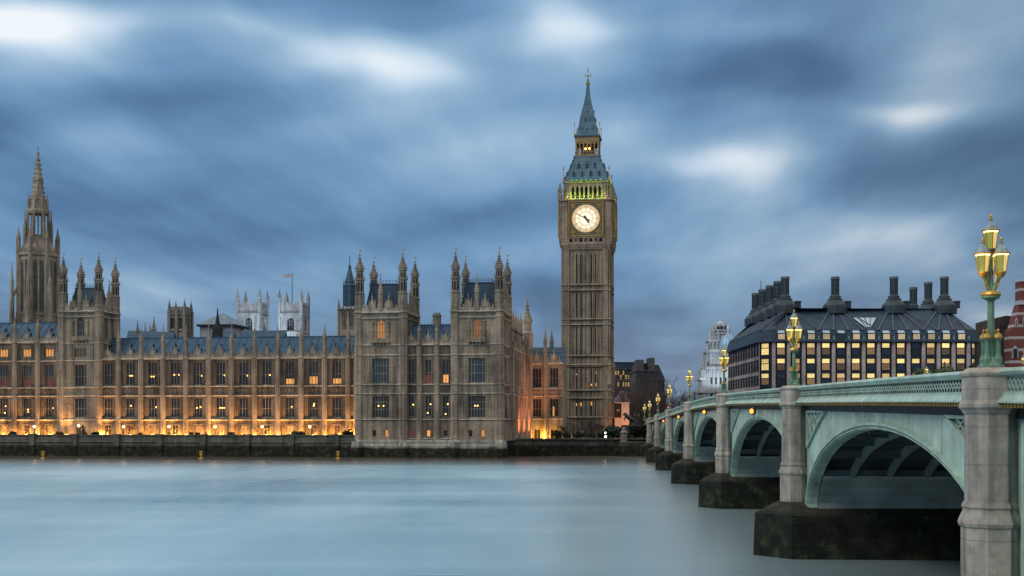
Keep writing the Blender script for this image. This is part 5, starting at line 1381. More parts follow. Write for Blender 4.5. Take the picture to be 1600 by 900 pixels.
# floodlights at the foot of the wing
flm = MB(); flm.box(-.28,.28,-.16,.16,0,.22); flm.box(-.08,.08,-.06,.06,-.5,0); FLB = flm.mesh('housing', DARK)
fe = MB(); fe.box(-.25,.25,-.13,.13,.222,.25); FLE = fe.mesh('lens', emit('flood_lens', (1.0,.62,.16), 14.0))
def flood(px, t_, z, e, col=(1.0,.41,.06), lab='', up=0.0):
    o = thing('floodlight', lab, 'floodlight', pal(pl(px,t_),t_,z), -PHI, 'ground floodlights along the terrace')
    place('housing', FLB, o); place('lens', FLE, o)
    lamp('flood', 'POINT', (0,-.02,.38), e, col, o, .10)
    return o
allpx = [-85,-67,-50,-31,-12.6,5,23.6,41,59.7,78] + [160,186,203.5,221,238,255.7,273.5,291,308.5,326.6,344.5,362.3,380.5,398.3,416.5,434.7,453,471,489.5,507.7,526,544.7,553]
for k, px in enumerate(allpx):
    edge_ = any(abs(px-p) < 1.5 for p in wpx+lpx)
    flood(px, TW-1.45 if edge_ else TW-.62, 4.1, (330 if edge_ else 500)*(1.6 if px > 540 else 1)*(.7+.6*((k*37)%11)/10), lab='small lit floodlight on the terrace floor at the foot of the wing wall')
for px in (104,146): flood(px, TW-2.2, 4.1, 220, lab='small lit floodlight on the terrace floor at the foot of the wing wall')
# long throw lamps on the terrace edge wash the buttresses
for k, px in enumerate((-85,-50,-12.6,23.6,59.7,94,154,185.8,220.9,255.7,290.9,326.6,362.3,398.3,434.7,471,507.7,544.7)):
    o = thing('spotlight', 'small black spotlight behind the terrace parapet aimed at the buttresses', 'spotlight', pal(pl(px,TW-3.4),TW-3.4,3.62), -PHI, 'spotlights behind the terrace parapet')
    place('housing', FLB, o)
    l = lamp('spot', 'SPOT', (0,.2,.4), 4200*(.7+.6*((k*29)%7)/6), (1.0,.45,.13), o, .15, spot=56); l.data.spot_blend = 1.0; aim(l, (0,3.2,6.0))
# the north court lamps
for x_, e_, cl in ((6,330,(1,.33,.12)),(14,360,(1,.33,.12)),(22,330,(1,.33,.12))):
    o = thing('floodlight', 'orange floodlight on the ground before the receding side front', 'floodlight', pal(.35+2.6, 12.3+x_, LAND), -PHI, 'side front floodlights')
    place('housing', FLB, o); l = lamp('flood', 'SPOT', (0.5,0,.5), 5500, cl, o, .3, spot=120); aim(l, (-2.4,0,9))
o = thing('floodlight', 'bright orange floodlight in the corner below the link range', 'floodlight', pal(pl(849,TL-1.6),TL-1.6,LAND), -PHI)
place('housing', FLB, o); place('lens', FLE, o); lamp('flood', 'POINT', (0,0,.42), 1500, (1.0,.47,.07), o, .2)
o = thing('floodlight', 'orange lamp washing the north side of the clock tower', 'floodlight', (tcx+9.5, tcy+3, LAND))
place('housing', FLB, o); l = lamp('flood', 'SPOT', (0,0,.5), 3000, (1,.36,.10), o, .3, spot=100); aim(l, (-4.5,-1,18))
# mooring marks in the water
YEL = plain('yellow_paint', (.50,.30,.03), .5, 0, .4, 3)
for px, lab in ((67,'yellow mooring mark standing in the water below the square turreted tower'),(314,'yellow mooring mark standing in the water below the middle of the wing'),(528,'yellow mooring mark standing in the water near the end towers')):
    D = 236; t = thing('mooring_mark', lab, 'marker post', (gx(px,D), D, 0), 0, 'yellow mooring marks in the river')
    p = MB(); p.tube([(0,0,-.5),(0,0,1.05)],[.13,.13],8); p.lathe(0,0,[(.45,-.1),(.45,.10),(.2,.2)],10); p.build('post', YEL, t)
    p = MB(); p.bar((-.35,0,.75),(.35,0,1.35),.13); p.bar((.35,0,.75),(-.35,0,1.35),.13); p.box(-.25,.25,-.1,.1,1.25,1.45); p.box(-.22,.22,-.1,.1,.62,.78); p.build('topmark', YEL, t)
# ------------------------------------------------------------------ dark office block with tall round chimneys
OD = 330.0
BRZ = plain('bronze_cladding', (.020,.030,.045), .55, .3, .3, .8)
BRR = roof_mat('bronze_roof', (.022,.048,.080), (1.9,.55), .62)
PKS = stone('pink_sandstone', (.58,.49,.485), soot=.35, block=(.9,.4))
RIBM = plain('bronze_rib', (.062,.092,.122), .6, .2, .3, 1)
FLW = emit('office_bright', (1.0,.74,.28), .92, .8)
FLM = emit('office_mellow', (1.0,.66,.26), .60, .5)
FLB2 = emit('office_dim', (.70,.46,.24), .13, .6)
FLB_ = emit('office_blind', (.85,.50,.24), .30, .7)
SKYL = plain('sky_glass', (.35,.45,.52), .12, .0, .2, .5, 0)
ob = thing('office_block', 'dark bronze office block with lit windows in rows and tall round chimneys', 'office building', (66,OD,0))
OUT = [(2.6,0),(54.8,0),(58,3),(58,50),(54.8,53),(2.6,53),(0,50),(0,3)]
def inset(poly, d):
    n = len(poly); r = []
    for i in range(n):
        p0, p1, p2 = Vector(poly[i-1]), Vector(poly[i]), Vector(poly[(i+1)%n])
        n1 = Vector((-(p1-p0).y,(p1-p0).x)).normalized(); n2 = Vector((-(p2-p1).y,(p2-p1).x)).normalized()
        b = (n1+n2).normalized(); r.append(tuple(p1+b*d/max(.3,b.dot(n1))))
    return r
m = MB(); m.prism(OUT, 2.5, 28.4)
for z in (24.1,20.0,16.3,12.4): m.prism(inset(OUT,-.12), z, z+.55)
m.build('wall', BRZ, ob)
m = MB(); m.fr(inset(OUT,-.9), 28.3, inset(OUT,.1), 31.5); m.fr(inset(OUT,.1), 31.5, inset(OUT,8.6), 37.6); m.prism(inset(OUT,8.4), 37.4, 37.75); m.prism(inset(OUT,-1.0), 28.15, 28.42)
roof_o = m.build('roof', BRR, ob)
cols = [ (1220+23.4*k-800)/F*OD-66 for k in range(13)]
prs = [(1208.4+23.4*k-800)/F*OD-66 for k in range(14)]
pm = MB(); pm.box(-.42,.42,-.60,.02,2.5,28.2)
pmm = pm.mesh('pier', PKS)
pdm = MB(); 
for z in (24.3,20.2,16.5): pdm.box(-.42,.42,-.62,-.5,z-.4,z+.4)
pdm2 = pdm.mesh('pier_block', plain('pale_block', (.45,.45,.45), .7))
bol = MB()
for z in (24.3,20.2,16.5): bol.box(-.15,.15,-.66,-.6,z-.15,z+.15)
bolm = bol.mesh('pier_bolt', DARK)
def pier_at(x, y, rz=0):
    o = place('pier', pmm, ob, (x,y,0), rz); q = place('pier_block', pdm2, o); place('pier_bolt', bolm, o)
for x in prs: pier_at(x, 0)
wl = {}
def ow_mesh(w, h, m1, m2, nm):
    k = (w,h,m1.name,m2.name)
    if k not in wl:
        a = MB(); a.box(-w/2,w/2,-.03,.0,h*.60,h*.96)
        b = MB()
        b.box(-w/2,w/2,-.03,.0,.05,h*.54)
        c = MB()
        for x in (-w/2-.06,w/2+.06): c.box(x-.07,x+.07,-.2,0,0,h)
        c.box(-w/2,w/2,-.2,0,h*.54,h*.60); c.box(-w/2-.1,w/2+.1,-.2,0,h*.96,h+.1); c.box(-w/2-.1,w/2+.1,-.25,0,-.1,.05)
        for i in (1,2,3): c.box(-w/2+w*i/4-.04,-w/2+w*i/4+.04,-.1,0,.05,h*.54)
        wl[k] = (a.mesh(nm,m1), b.mesh('lower_pane',m2), c.mesh('window_frame',BRZ))
    return wl[k]
def owin(x, y, z, w, h, m1, m2, rz=0, nm='window'):
    a, b, c = ow_mesh(w, h, m1, m2, nm); o = place(nm, a, ob, (x,y,z), rz); place('lower_pane', b, o); place('window_frame', c, o)
dark3 = {(0,5),(1,8),(1,7),(2,0),(2,1),(1,5)}
rnd = random.Random(3)
for j, (z, h) in enumerate(((24.85,3.1),(20.75,3.1),(16.95,3.0))):
    for i, x in enumerate(cols):
        lit = (j,i) not in {(0,4),(0,9),(2,0),(1,8),(1,9)}
        if (j, i) in {(1,8),(1,9),(0,4),(0,7)}: owin(x, -.01, z, 1.95, h, FLW, GLASS2)
        elif lit: owin(x, -.01, z, 1.95, h, (FLW, FLW, FLM)[(i*5+j*3)%3], (FLB_, FLB2, FLB_, GLASS2)[(i*7+j*5)%4])
        else: owin(x, -.01, z, 1.95, h, GLASS2, GLASS)
    owin(1.3, 1.5, z, 2.4, h, FLW, FLW if j < 2 else FLB_, -math.atan2(3,2.6)); owin(56.4, 1.5, z, 1.6, h, FLW, FLB_, math.atan2(3,3.2))
FLD = emit('attic_pane', (.95,.74,.45), .55, .6)
at = MB(); at.box(-1.0,1.0,-.75,1.2,0,1.75); atm = at.mesh('dormer', BRZ)
ap = MB(); ap.box(-.85,.85,-.79,-.76,.12,1.5)
aps = [ap.mesh('dormer_pane', FLD), ap.mesh('dormer_pane', GLASS2)]
am = MB()
for i in range(1,5): am.box(-.85+.34*i-.03,-.85+.34*i+.03,-.83,-.79,.12,1.5)
amm = am.mesh('dormer_bar', BRZ)
sk_ = MB(); sk_.quad((-.95,-.72,1.78),(.95,-.72,1.78),(.8,.35,2.75),(-.8,.35,2.75)); skm = sk_.mesh('skylight', SKYL)
wd_ = MB(); wd_.add([(-.95,.36,2.78),(.95,.36,2.78),(.0,4.4,5.65)],[(0,1,2)]); wdm = wd_.mesh('wedge_panel', BRZ)
sl2 = MB(); sl2.box(-.25,.25,-.72,-.55,.05,1.0); slm2 = sl2.mesh('vent_slot', plain('slot_glass', (.12,.22,.26), .2))
for i, x in enumerate(cols):
    o = place('dormer', atm, ob, (x, -.05, 28.75)); place('dormer_pane', aps[1 if i in (4,) else 0], o); place('dormer_bar', amm, o); place('skylight', skm, o)
    if i not in (5,6): place('wedge_panel', wdm, o)
    place('vent_slot', slm2, ob, (x+1.98, -.05, 28.75))
# side along the street
for k in range(12):
    y = 4.6+k*4.0
    o = place('pier', pmm, ob, (0, y-1.95, 0), -PI/2); o.scale = (.34,.3,1)
    for j, (z, h) in enumerate(((24.85,3.1),(20.75,3.1),(16.95,3.0),(13.0,3.0))): owin(-.01, y, z, 1.95, h, GLASS2, GLASS, -PI/2)
for z in (23.6,19.5,15.8):
    m = MB(); m.box(-.30,-.05,3.2,50,z,z+.12)
    for k in range(60): m.box(-.35,-.05,3.3+k*.78,3.65+k*.78,z+.12,z+.9)
    m.build('balustrade', PKS, ob)
# roof ribs fanning from the chimneys
cx_ = [(1226.7-800)/F*339-66, (1305-800)/F*339-66, (1396.7-800)/F*339-66, (1475.5-800)/F*339-66]
def rib(p, q): 
    b = MB(); b.bar(p, q, .42, .30); b.build('roof_rib', RIBM, ob)
for c in cx_:
    for x in prs:
        if abs(x-c) < 9.2: rib((c+(x-c)*.22, 8.4, 37.6), (x, -.15, 31.35))
for k in range(12): rib((8.4, 4.6+k*4+2, 37.6), (-.15, 4.6+k*4-1.95, 31.35))
gq = MB(); zf = lambda y: 31.5+(y-.1)*6.1/8.5
xa, xb = (1339-800)/F*OD-66, (1375-800)/F*OD-66
gq.quad((xa+2.2,.9,zf(.9)+.12),(xb-2.0,.9,zf(.9)+.12),(xb+.6,4.9,zf(4.9)+.12),(xa-.0,4.9,zf(4.9)+.12)); gq.build('roof_glazing', SKYL, ob)
gq = MB()
for k in range(5): f_ = k/4; gq.bar((xa+2.2+(xb-xa-4.2)*f_,.88,zf(.9)+.2),(xa+(xb-xa+.6)*f_,4.88,zf(4.9)+.2),.12)
gq.build('glazing_bar', BRZ, ob)
CHM = roof_mat('chimney_metal', (.030,.050,.062), (.8,1.1), .5)
chb = MB(); chb.lathe(0,0,[(3.3,-1.2),(3.3,.9),(3.1,1.0),(3.0,1.3),(1.95,2.5),(2.0,2.8),(1.55,3.0),(1.5,3.6),(1.1,4.0)],16); chbm = chb.mesh('chimney', CHM)
chf = MB(); chf.lathe(0,0,[(1.02,4.0),(1.02,8.0),(1.14,8.05),(1.14,8.2)],16)
for i in range(8):
    a = 2*PI*i/8; chf.tube([(1.06*math.cos(a),1.06*math.sin(a),4),(1.06*math.cos(a),1.06*math.sin(a),8.1)],[.07,.07],4)
for z in (5.2,6.6): chf.lathe(0,0,[(1.08,z),(1.08,z+.1)],16)
chfm = chf.mesh('flue', CHM)
chc = MB(); chc.lathe(0,0,[(1.2,8.2),(1.2,8.85),(1.12,8.9)],16); chcm = chc.mesh('flue_cap', plain('cap_metal', (.10,.13,.145), .45, .3))
vn = MB(); vn.lathe(3.6,.6,[(.85,.4),(.85,2.0),(1.0,2.05),(1.0,2.3),(.8,2.4)],8); vnm = vn.mesh('roof_vent', CHM)
def chimney(x, y, vent=True):
    o = place('chimney', chbm, ob, (x,y,37.6)); place('flue', chfm, o); place('flue_cap', chcm, o)
    if vent: place('roof_vent', vnm, o)
for c in cx_: chimney(c, 9.0)
for k in range(1,5): chimney(8.4, 9+10.6*k, False)
for k in (1,2): chimney(51.4, 9+13*k, False)
ms = MB(); ms.tube([(0,0,0),(0,0,9.5)],[.2,.1],6); ms.build('mast', RIBM, ob, (8.6, 44, 40))

# ------------------------------------------------------------------ pale baroque building with domes
BDs = 420.0
bq = thing('baroque_building', 'pale stepped baroque building with a small pale blue dome', 'government building', (gx(1095,BDs), BDs, 0))
X_ = lambda px: gx(px,BDs)-gx(1095,BDs); Z_ = lambda py: gz(py,BDs)
m = MB(); m.box(X_(1104),X_(1175),0,20,2,Z_(575)); m.box(X_(1110),X_(1170),1,18,2,Z_(548)); m.box(X_(1096),X_(1104),0,5,2,Z_(592))
for z, e_, a, b in ((575,.5,1104,1175),(592,.4,1095.5,1104),(612,.5,1094,1175),(548,.4,1110,1170),(632,.5,1094,1175)): m.box(X_(a)-e_,X_(b)+e_,-e_,12,Z_(z)-.4,Z_(z)+.45)
for k in range(10):
    for (za, zb2) in ((632,612),(612,575)): m.lathe(X_(1108)+k*1.55,-.15,[(.32,Z_(za)+.4),(.28,Z_(zb2)-.5)],8)
m.build('wall', BAR, bq)
m = MB(); m.box(X_(1096.5),X_(1103.5),.2,3.2,Z_(592),Z_(577)); 
for k in (0,1): m.box(X_(1096)+k*1.2,X_(1097.5)+k*1.2,-.1,.2,Z_(592),Z_(578))
m.lathe(X_(1100),1.6,[(1.0,Z_(577)),(1.0,Z_(575)),(.85,Z_(572)),(.4,Z_(568)),(.1,Z_(565))],8); m.build('corner_pavilion', BAR, bq)
# tower tiers stepping up
m = MB()
for (a, b, z0, z1) in ((1106,1140,575,548),(1110,1140,548,530),(1113.5,1141,530,519),(1117,1141.5,519,514)):
    m.box(X_(a),X_(b),2,9,Z_(z0),Z_(z1)); m.box(X_(a)-.4,X_(b)+.4,1.6,9.4,Z_(z1)-.5,Z_(z1))
    n_ = int((X_(b)-X_(a))/1.1)
    for k in range(n_+1):
        x = X_(a)+(X_(b)-X_(a))*k/n_; m.lathe(x,1.85,[(.28,Z_(z0)),(.25,Z_(z1)-.5)],6)
for px, z0 in ((1107,548),(1111,530),(1115,519),(1120,514)):
    m.lathe(X_(px),2.4,[(.55,Z_(z0)),(.55,Z_(z0)+.9),(.75,Z_(z0)+1.0),(.5,Z_(z0)+1.5),(.6,Z_(z0)+1.9),(.1,Z_(z0)+2.6)],8)
m.build('stepped_tower', BAR, bq)
m = MB(); cxq = X_(1130.5); m.lathe(cxq,5.5,[(1.8,Z_(514)),(1.8,Z_(509)),(2.3,Z_(508.5)),(2.3,Z_(507)),(1.9,Z_(506.5)),(1.65,Z_(503.5)),(.9,Z_(501)),(.5,Z_(499.5)),(.55,Z_(498)),(.3,Z_(496)),(.45,Z_(495)),(.05,Z_(491))],12)
for k in range(10): a = 2*PI*k/10; m.lathe(cxq+2.1*math.cos(a),5.5+2.1*math.sin(a),[(.24,Z_(514)),(.22,Z_(508.5))],6)
m.build('cupola', BAR, bq)
m = MB()
for k in range(10):
    a = 2*PI*(k+.5)/10; m.cbox(cxq+1.75*math.cos(a),5.5+1.75*math.sin(a),.55,.55,Z_(513.4),Z_(509.6))
m.build('arch_opening', DARK, bq)
m = MB(); cxd = X_(1137); yd = -1.5; R_ = (1150-1124)/2/F*BDs
m.lathe(cxd,yd,[(R_*.95,Z_(560)),(R_*.95,Z_(544)),(R_*1.1,Z_(543.5)),(R_*1.1,Z_(542))],20); dr = m.build('dome_drum', BAR, bq)
m = MB(); zd = Z_(542); m.lathe(cxd,yd,[(R_*math.cos(t_*PI/2/8), zd+R_*1.45*math.sin(t_*PI/2/8)) for t_ in range(8)]+[(R_*.25,zd+R_*1.45)],20)
for k in range(12):
    a = 2*PI*k/12; m.tube([(cxd+1.02*R_*math.cos(t_*PI/2/6)*math.cos(a),yd+1.02*R_*math.cos(t_*PI/2/6)*math.sin(a),zd+R_*1.46*math.sin(t_*PI/2/6)) for t_ in range(6)],[.12]*6,4)
m.build('dome', plain('dome_lead', (.27,.43,.58), .5, .1, .25, .6), bq, smooth=False)
m = MB(); zl = zd+R_*1.4; m.lathe(cxd,yd,[(.75,zl),(.75,zl+.3),(.55,zl+.4),(.55,zl+2.0),(.75,zl+2.1),(.6,zl+2.6),(.2,zl+3.2),(.05,zl+4.2)],10); m.build('dome_lantern', BAR, bq)
for k in range(9):
    for zw in (626,600): 
        q = MB(); q.box(-.33,.33,-.06,.0,0,2.2); q.build('window', GLASS, bq, (X_(1108)+.78+k*1.55, -.02, Z_(zw)))
for (px, y0, dx) in ((1112,-14,1116),(1126,-16,1130)):
    l = lamp('facade_floodlight', 'SPOT', (X_(px), y0, 16), 7000, (.86,.94,1.0), bq, .4, spot=80); aim(l, (X_(dx), 3, 34))

# ------------------------------------------------------------------ striped brick building and its neighbour at the picture edge
def brick_mat():
    m, nt, b = nodes('striped_brick'); p = pos(nt); s = sepz(nt, p)
    f_ = mth(nt,'FRACT',mth(nt,'MULTIPLY',s[2],.30)); band = mth(nt,'LESS_THAN',f_,.22)
    n = tex_noise(nt, p, .9, 5, .6)
    red = ramp(nt, n, (.3,(.105,.026,.024)), (.7,(.17,.050,.042)))
    nt.links.new(mixc(nt,'MIX',band,red,(.36,.33,.33)), b.inputs['Base Color']); b.inputs['Roughness'].default_value = .85; return m
BD2 = 345.0
sb = thing('brick_building', 'red brick building banded with white stone stripes, chimney on its gable', 'building', (gx(1578,BD2), BD2, 0))
X2 = lambda px: gx(px,BD2)-gx(1578,BD2); Z2 = lambda py: gz(py,BD2)
SBM = brick_mat()
m = MB(); m.xz([(X2(1578),2),(X2(1680),2),(X2(1680),Z2(474)),(X2(1594),Z2(474)),(X2(1592),Z2(480)),(X2(1583),Z2(512)),(X2(1578),Z2(516))], 0, 4); m.build('wall', SBM, sb)
m = MB(); m.box(X2(1593),X2(1604),-.3,3,Z2(474),Z2(438)); so__ = m.build('chimney', SBM, sb)
m = MB(); m.box(X2(1592),X2(1605),-.6,3.3,Z2(440),Z2(436)); m.box(X2(1592),X2(1605),-.5,3.2,Z2(476),Z2(473)); m.build('chimney_cornice', BAR, so__)
for px, z0, z1, ww in ((1588,508,501,3),(1600,508,499,3),(1586,560,545,8),(1604,560,545,5)):
    q = MB(); w2 = ww/F*BD2; q.box(-w2/2,w2/2,-.1,-.02,0,(z0-z1)/F*BD2); wo = q.build('window', DARK, sb, (X2(px),0,Z2(z0)))
    q = MB(); hh = (z0-z1)/F*BD2
    for s in (-1,1): q.box(s*w2/2-.15,s*w2/2+.15,-.2,0,0,hh)
    q.xz([(-w2/2-.2,hh),(w2/2+.2,hh),(0,hh+.9)],-.25,0); q.build('window_surround', BAR, wo)
nb_ = thing('dark_building', 'plain dark brown block behind the nearest lamp', 'building', (gx(1553,352), 352, 0))
X3 = lambda px: gx(px,352)-gx(1553,352)
m = MB(); m.xz([(0,2),(X3(1581),2),(X3(1581),gz(494,352)),(X3(1572),gz(493,352)),(X3(1556),gz(498,352)),(0,gz(499,352))],0,14)
for k in range(5): m.box(.4+k*1.1,.7+k*1.1,-.12,.05,4,gz(503,352))
m.build('wall', stone('brown_brick', (.085,.068,.062), soot=.3), nb_)

# ------------------------------------------------------------------ blocks beyond the end of the bridge
def block(name, label, cat, px0, px1, D, ytop, m_, depth=14, rows=0, cols_=0, gm=None, ybot=640, yr=None, parap=True):
    t = thing(name, label, cat, (gx(px0,D), D, 0)); W = gx(px1,D)-gx(px0,D); H = gz(ytop,D)
    b = MB(); b.box(0,W,0,depth,2,H)
    if parap: b.box(-.3,W+.3,-.3,depth+.3,H-.5,H)
    zs = [gz(y,D) for y in (yr or [])]
    for z in zs: b.box(-.08,W+.08,-.1,.2,z-.9,z-.6)
    b.build('wall', m_, t)
    r2 = random.Random(px0)
    for z in zs:
        for k in range(cols_):
            q = MB(); w2 = W/cols_*.52; q.box(-w2/2,w2/2,-.06,-.02,0,1.5)
            mat_ = gm if (gm and r2.random() < .45) else GLASS
            o = q.build('window', mat_, t, (W*(k+.5)/cols_,0,z))
    return t, W, H
DKS = stone('far_stone', (.10,.098,.10), soot=.4)
DKB = stone('far_brick', (.12,.07,.055), soot=.4)
FAR_LIT = emit('far_window', (1.0,.62,.2), .40, .5)
t, W, H = block('glass_topped_block', 'dark office block with a blue glazed top storey and a few lit windows', 'building', 960, 996, 430, 575, DKS, 16, gm=FAR_LIT, cols_=9, yr=(586,592,604,618,630))
q = MB(); q.box(.3,W-.3,.4,10,H,gz(566,430)); q.build('glazed_storey', GLASS2, t)
q = MB()
for k in range(14): q.box(W*k/14,W*k/14+.14,.2,.4,H,gz(566,430))
q.box(-.2,W+.2,0,10.4,gz(566.5,430),gz(565.5,430)); q.build('glazing_bar', IRON2, t)
t, W, H = block('corner_block', 'dark stone block with a mansard and chimneys beyond the bridge lamps', 'building', 994, 1024, 405, 578, DKS, 22, cols_=6, yr=(590,602,616,630), gm=None)
q = MB(); q.box(0,gx(1006,405)-gx(994,405),0,6,H,gz(562,405)); q.box(gx(1013,405)-gx(994,405),gx(1023,405)-gx(994,405),0,7,H,gz(559,405)); q.box(.5,W-.5,2,20,H,gz(567,405)); q.build('attic', DKS, t)
t, W, H = block('sloping_block', 'grey stone block with a curved end roof next to the dark corner block', 'building', 1022, 1038, 412, 592, stone('far_grey', (.17,.175,.18), soot=.4), 18, cols_=3, yr=(600,612,626))
q = MB(); q.xz([(0,H),(W,H),(W,gz(589,412)),(W*.45,gz(570,412)),(0,gz(570,412))],.3,16); q.build('roof', roof_mat('slate', (.09,.10,.11)), t)
t, W, H = block('brick_block', 'red brick block with a dark roof at the foot of the dark office block', 'building', 962, 1000, 395, 628, DKB, 12, cols_=8, yr=(640,650), gm=FAR_LIT)
q = MB(); q.fr([(-.3,-.3),(W+.3,-.3),(W+.3,12),(-.3,12)],H,[(2,3),(W-2,3),(W-2,9),(2,9)],H+3.2); q.build('roof', roof_mat('tile_roof', (.11,.055,.045)), t)
ORW = plain('render_wall', (.50,.34,.26), .85, 0, .15, .6)
D = 300; t = thing('kiosk_building', 'low rendered building glowing orange beside the clock tower', 'building', (gx(960.5,D), D, 0)); W = gx(983,D)-gx(960.5,D)
q = MB(); q.box(gx(971,D)-gx(960.5,D),W,0,5,2.5,gz(629,D)); q.box(0,W,0.3,5,2.5,gz(652,D)); q.box(-.1,W+.15,-.12,5.2,gz(630,D),gz(628.5,D)); q.build('wall', ORW, t)
q = MB(); w3 = gx(971,D)-gx(960.5,D)
for k in range(4): q.box(w3*k/3-.09,w3*k/3+.09,.2,.4,gz(652,D),gz(630,D))
for y in (652,645,638,630): q.box(0,w3,.2,.4,gz(y,D)-.1,gz(y,D)+.1)
q.build('balcony_frame', DKB, t); q = MB(); q.box(0,w3,1.6,1.7,gz(652,D),gz(630,D)); q.build('glazing', GLASS, t)
q = MB(); q.box(.5,w3-.3,1.5,1.58,gz(642,D),gz(640,D)); q.build('lit_strip', WARM, t)
l = lamp('street_glow', 'SPOT', (2.6,-7,.9+2.6), 2600, (1.0,.42,.16), t, .3, spot=90); aim(l, (2.6,0,6.2))
# statue on its plinth among dark hedges
D = 272; t = thing('statue_group', 'dark bronze statue group with rearing horses on a tall stone plinth near the bridge end', 'statue', (gx(986,D), D, 0))
BRN = plain('statue_bronze', (.022,.026,.026), .5, .3, .3, 2)
q = MB(); q.sq(0,1.5,[(2.0,2.8),(1.8,3.4),(1.7,3.5),(1.7,5.9),(1.9,6.0),(1.9,6.3)]); q.build('plinth', stone('plinth_dark', (.09,.085,.08)), t)
q = MB()
def beast(dx, dy, lean):
    q.tube([(dx+1.1,dy,7.2),(dx+.5,dy,7.5),(dx-.3,dy,7.9+lean),(dx-.7,dy,8.2+lean)],[.25,.42,.45,.28],8)
    q.tube([(dx-.4,dy,7.9+lean),(dx-.75,dy,8.35+lean),(dx-.9,dy,8.6+lean),(dx-1.3,dy,8.25+lean)],[.42,.34,.26,.14],7)
    for s in (-.2,.2):
        q.tube([(dx+.9,dy+s,7.3),(dx+1.15,dy+s,6.8),(dx+.95,dy+s,6.3)],[.2,.12,.08],6); q.tube([(dx-.5,dy+s,7.9+lean),(dx-1.1,dy+s,7.6+lean),(dx-1.0,dy+s,7.05+lean)],[.17,.1,.07],6)
    q.tube([(dx+1.2,dy,7.3),(dx+1.5,dy,7.0),(dx+1.45,dy,6.5)],[.09,.08,.03],5)
beast(-.3,.9,.1); beast(-.2,2.0,.25); q.tube([(.9,1.5,6.3),(1.0,1.5,7.4)],[1.0,.75],8)
q.build('rearing_horses', BRN, t)
q = MB(); q.box(.8,1.8,1.0,2.0,6.3,6.9); q.lathe(1.3,1.5,[(.42,6.9),(.36,7.5),(.26,8.0),(.36,8.5),(.12,8.75),(.11,8.85),(.19,9.0),(.17,9.25),(.05,9.35)],8); q.tube([(1.3,1.5,8.5),(1.9,1.4,9.0),(2.1,1.3,9.6)],[.1,.08,.06],6); q.tube([(1.3,1.5,8.5),(.8,1.4,8.8),(.5,1.3,9.4)],[.1,.08,.06],6); q.build('standing_figure', BRN, t)

# ------------------------------------------------------------------ trees and shrubs
BARK = plain('bark', (.045,.036,.032), .9, 0, .4, 4)
TWIG = plain('twigs', (.060,.046,.044), .9, 0, .3, 3)
def bare_tree(h, spread, seed, levels=5, r0=None):
    rn = random.Random(seed); tr = MB(); cr = MB()
    r0 = r0 or h*.022
    th = h*.28
    tr.tube([(0,0,-.2),(rn.uniform(-.1,.1),0,th*.5),(rn.uniform(-.2,.2),rn.uniform(-.2,.2),th)],[r0*1.3,r0,r0*.85],7)
    def grow(p, d, L_, r, lv):
        n = 3; pts = [p]; q_ = p
        for i in range(n):
            d = (d+Vector((rn.uniform(-.22,.22),rn.uniform(-.22,.22),rn.uniform(-.06,.14)))).normalized(); q_ = q_+d*L_/n; pts.append(q_)
        (tr if lv == 0 else cr).tube(pts, [r*(1-.5*i/n) for i in range(n+1)], 5 if lv < 2 else 3)
        if lv >= levels-1: return
        for k in range(rn.choice((3,3,4)) if lv < 3 else 4):
            i = rn.randint(1,n); a = rn.uniform(0,2*PI); w_ = rn.uniform(.35,.85)
            u = d.orthogonal().normalized(); u.rotate(__import__('mathutils').Quaternion(d, a))
            nd = (d*(1-w_*.4)+u*w_*spread+Vector((0,0,.12))).normalized()
            grow(pts[i], nd, L_*rn.uniform(.58,.8), max(r*.5,.022), lv+1)
    for k in range(5):
        a = 2*PI*k/5+rn.uniform(-.3,.3); grow(Vector((0,0,th*rn.uniform(.75,1))), Vector((math.cos(a)*spread*.6,math.sin(a)*spread*.6,1)).normalized(), h*.30, r0*.6, 0)
    return tr.mesh('trunk', BARK), cr.mesh('crown', TWIG)
bt = [bare_tree(10, 1.0, 5, 5), bare_tree(10, .8, 9, 5), bare_tree(10, 1.15, 14, 5)]
def tree(name, label, px, D, h, kind, rz, group=None, wid=1.0, z=LAND):
    t = thing(name, label, 'tree', (gx(px,D), D, z), rz, group)
    for n_, me in zip(('trunk','crown'), bt[kind]): place(n_, me, t)
    t.scale = (h/10*wid, h/10*wid, h/10); return t
for px, h, k, lab in ((878,3.6,0,'low bare tree near the link range at the foot of the clock tower'),(896,3.9,1,'bare tree second from the link range before the clock tower'),(915,5.8,2,'tallest bare spreading tree at the middle of the clock tower foot'),(934,4.1,0,'bare tree before the clock tower near the white lamp'),(886,2.9,2,'shortest bare tree before the clock tower'),(925,3.3,1,'small bare tree beside the tallest one before the clock tower')):
    tree('bare_tree', lab, px, 270+(px%5), h, k, px*.7, 'bare trees before the clock tower', 1.15)
fs = [(990,345,15,0),(1003,335,13,1),(1014,352,17,2),(1026,340,14,0),(1040,356,15,1),(1052,345,12,2),(1064,360,14,0),(1078,350,13,1),(1092,362,14,2),(1034,330,10,1),(975,355,16,2),(1020,372,19,0),(1008,366,17,1)]
fl = ['bare winter tree in front of the corner block','bare winter tree near the statue group','tall bare winter tree between the corner block and the lamps','bare tree behind the smallest bridge lamp','bare tree against the curved roofed block','bare tree behind the red signal','bare tree next to the fourth pier lamp','bare tree between two bridge lamps over the parapet','bare tree nearest the pale baroque building','low bare tree just behind the bridge end','bare tree rising over the brick block','tallest bare tree behind the last lamps','bare tree before the dark mansard']
for (px, D, h, k), lab in zip(fs, fl): tree('bare_tree', lab, px, D, h, k, px*.31, 'bare trees beyond the bridge end', .9)
LEAF = plain('leaf_green', (.035,.075,.022), .7, 0, .45, .8)
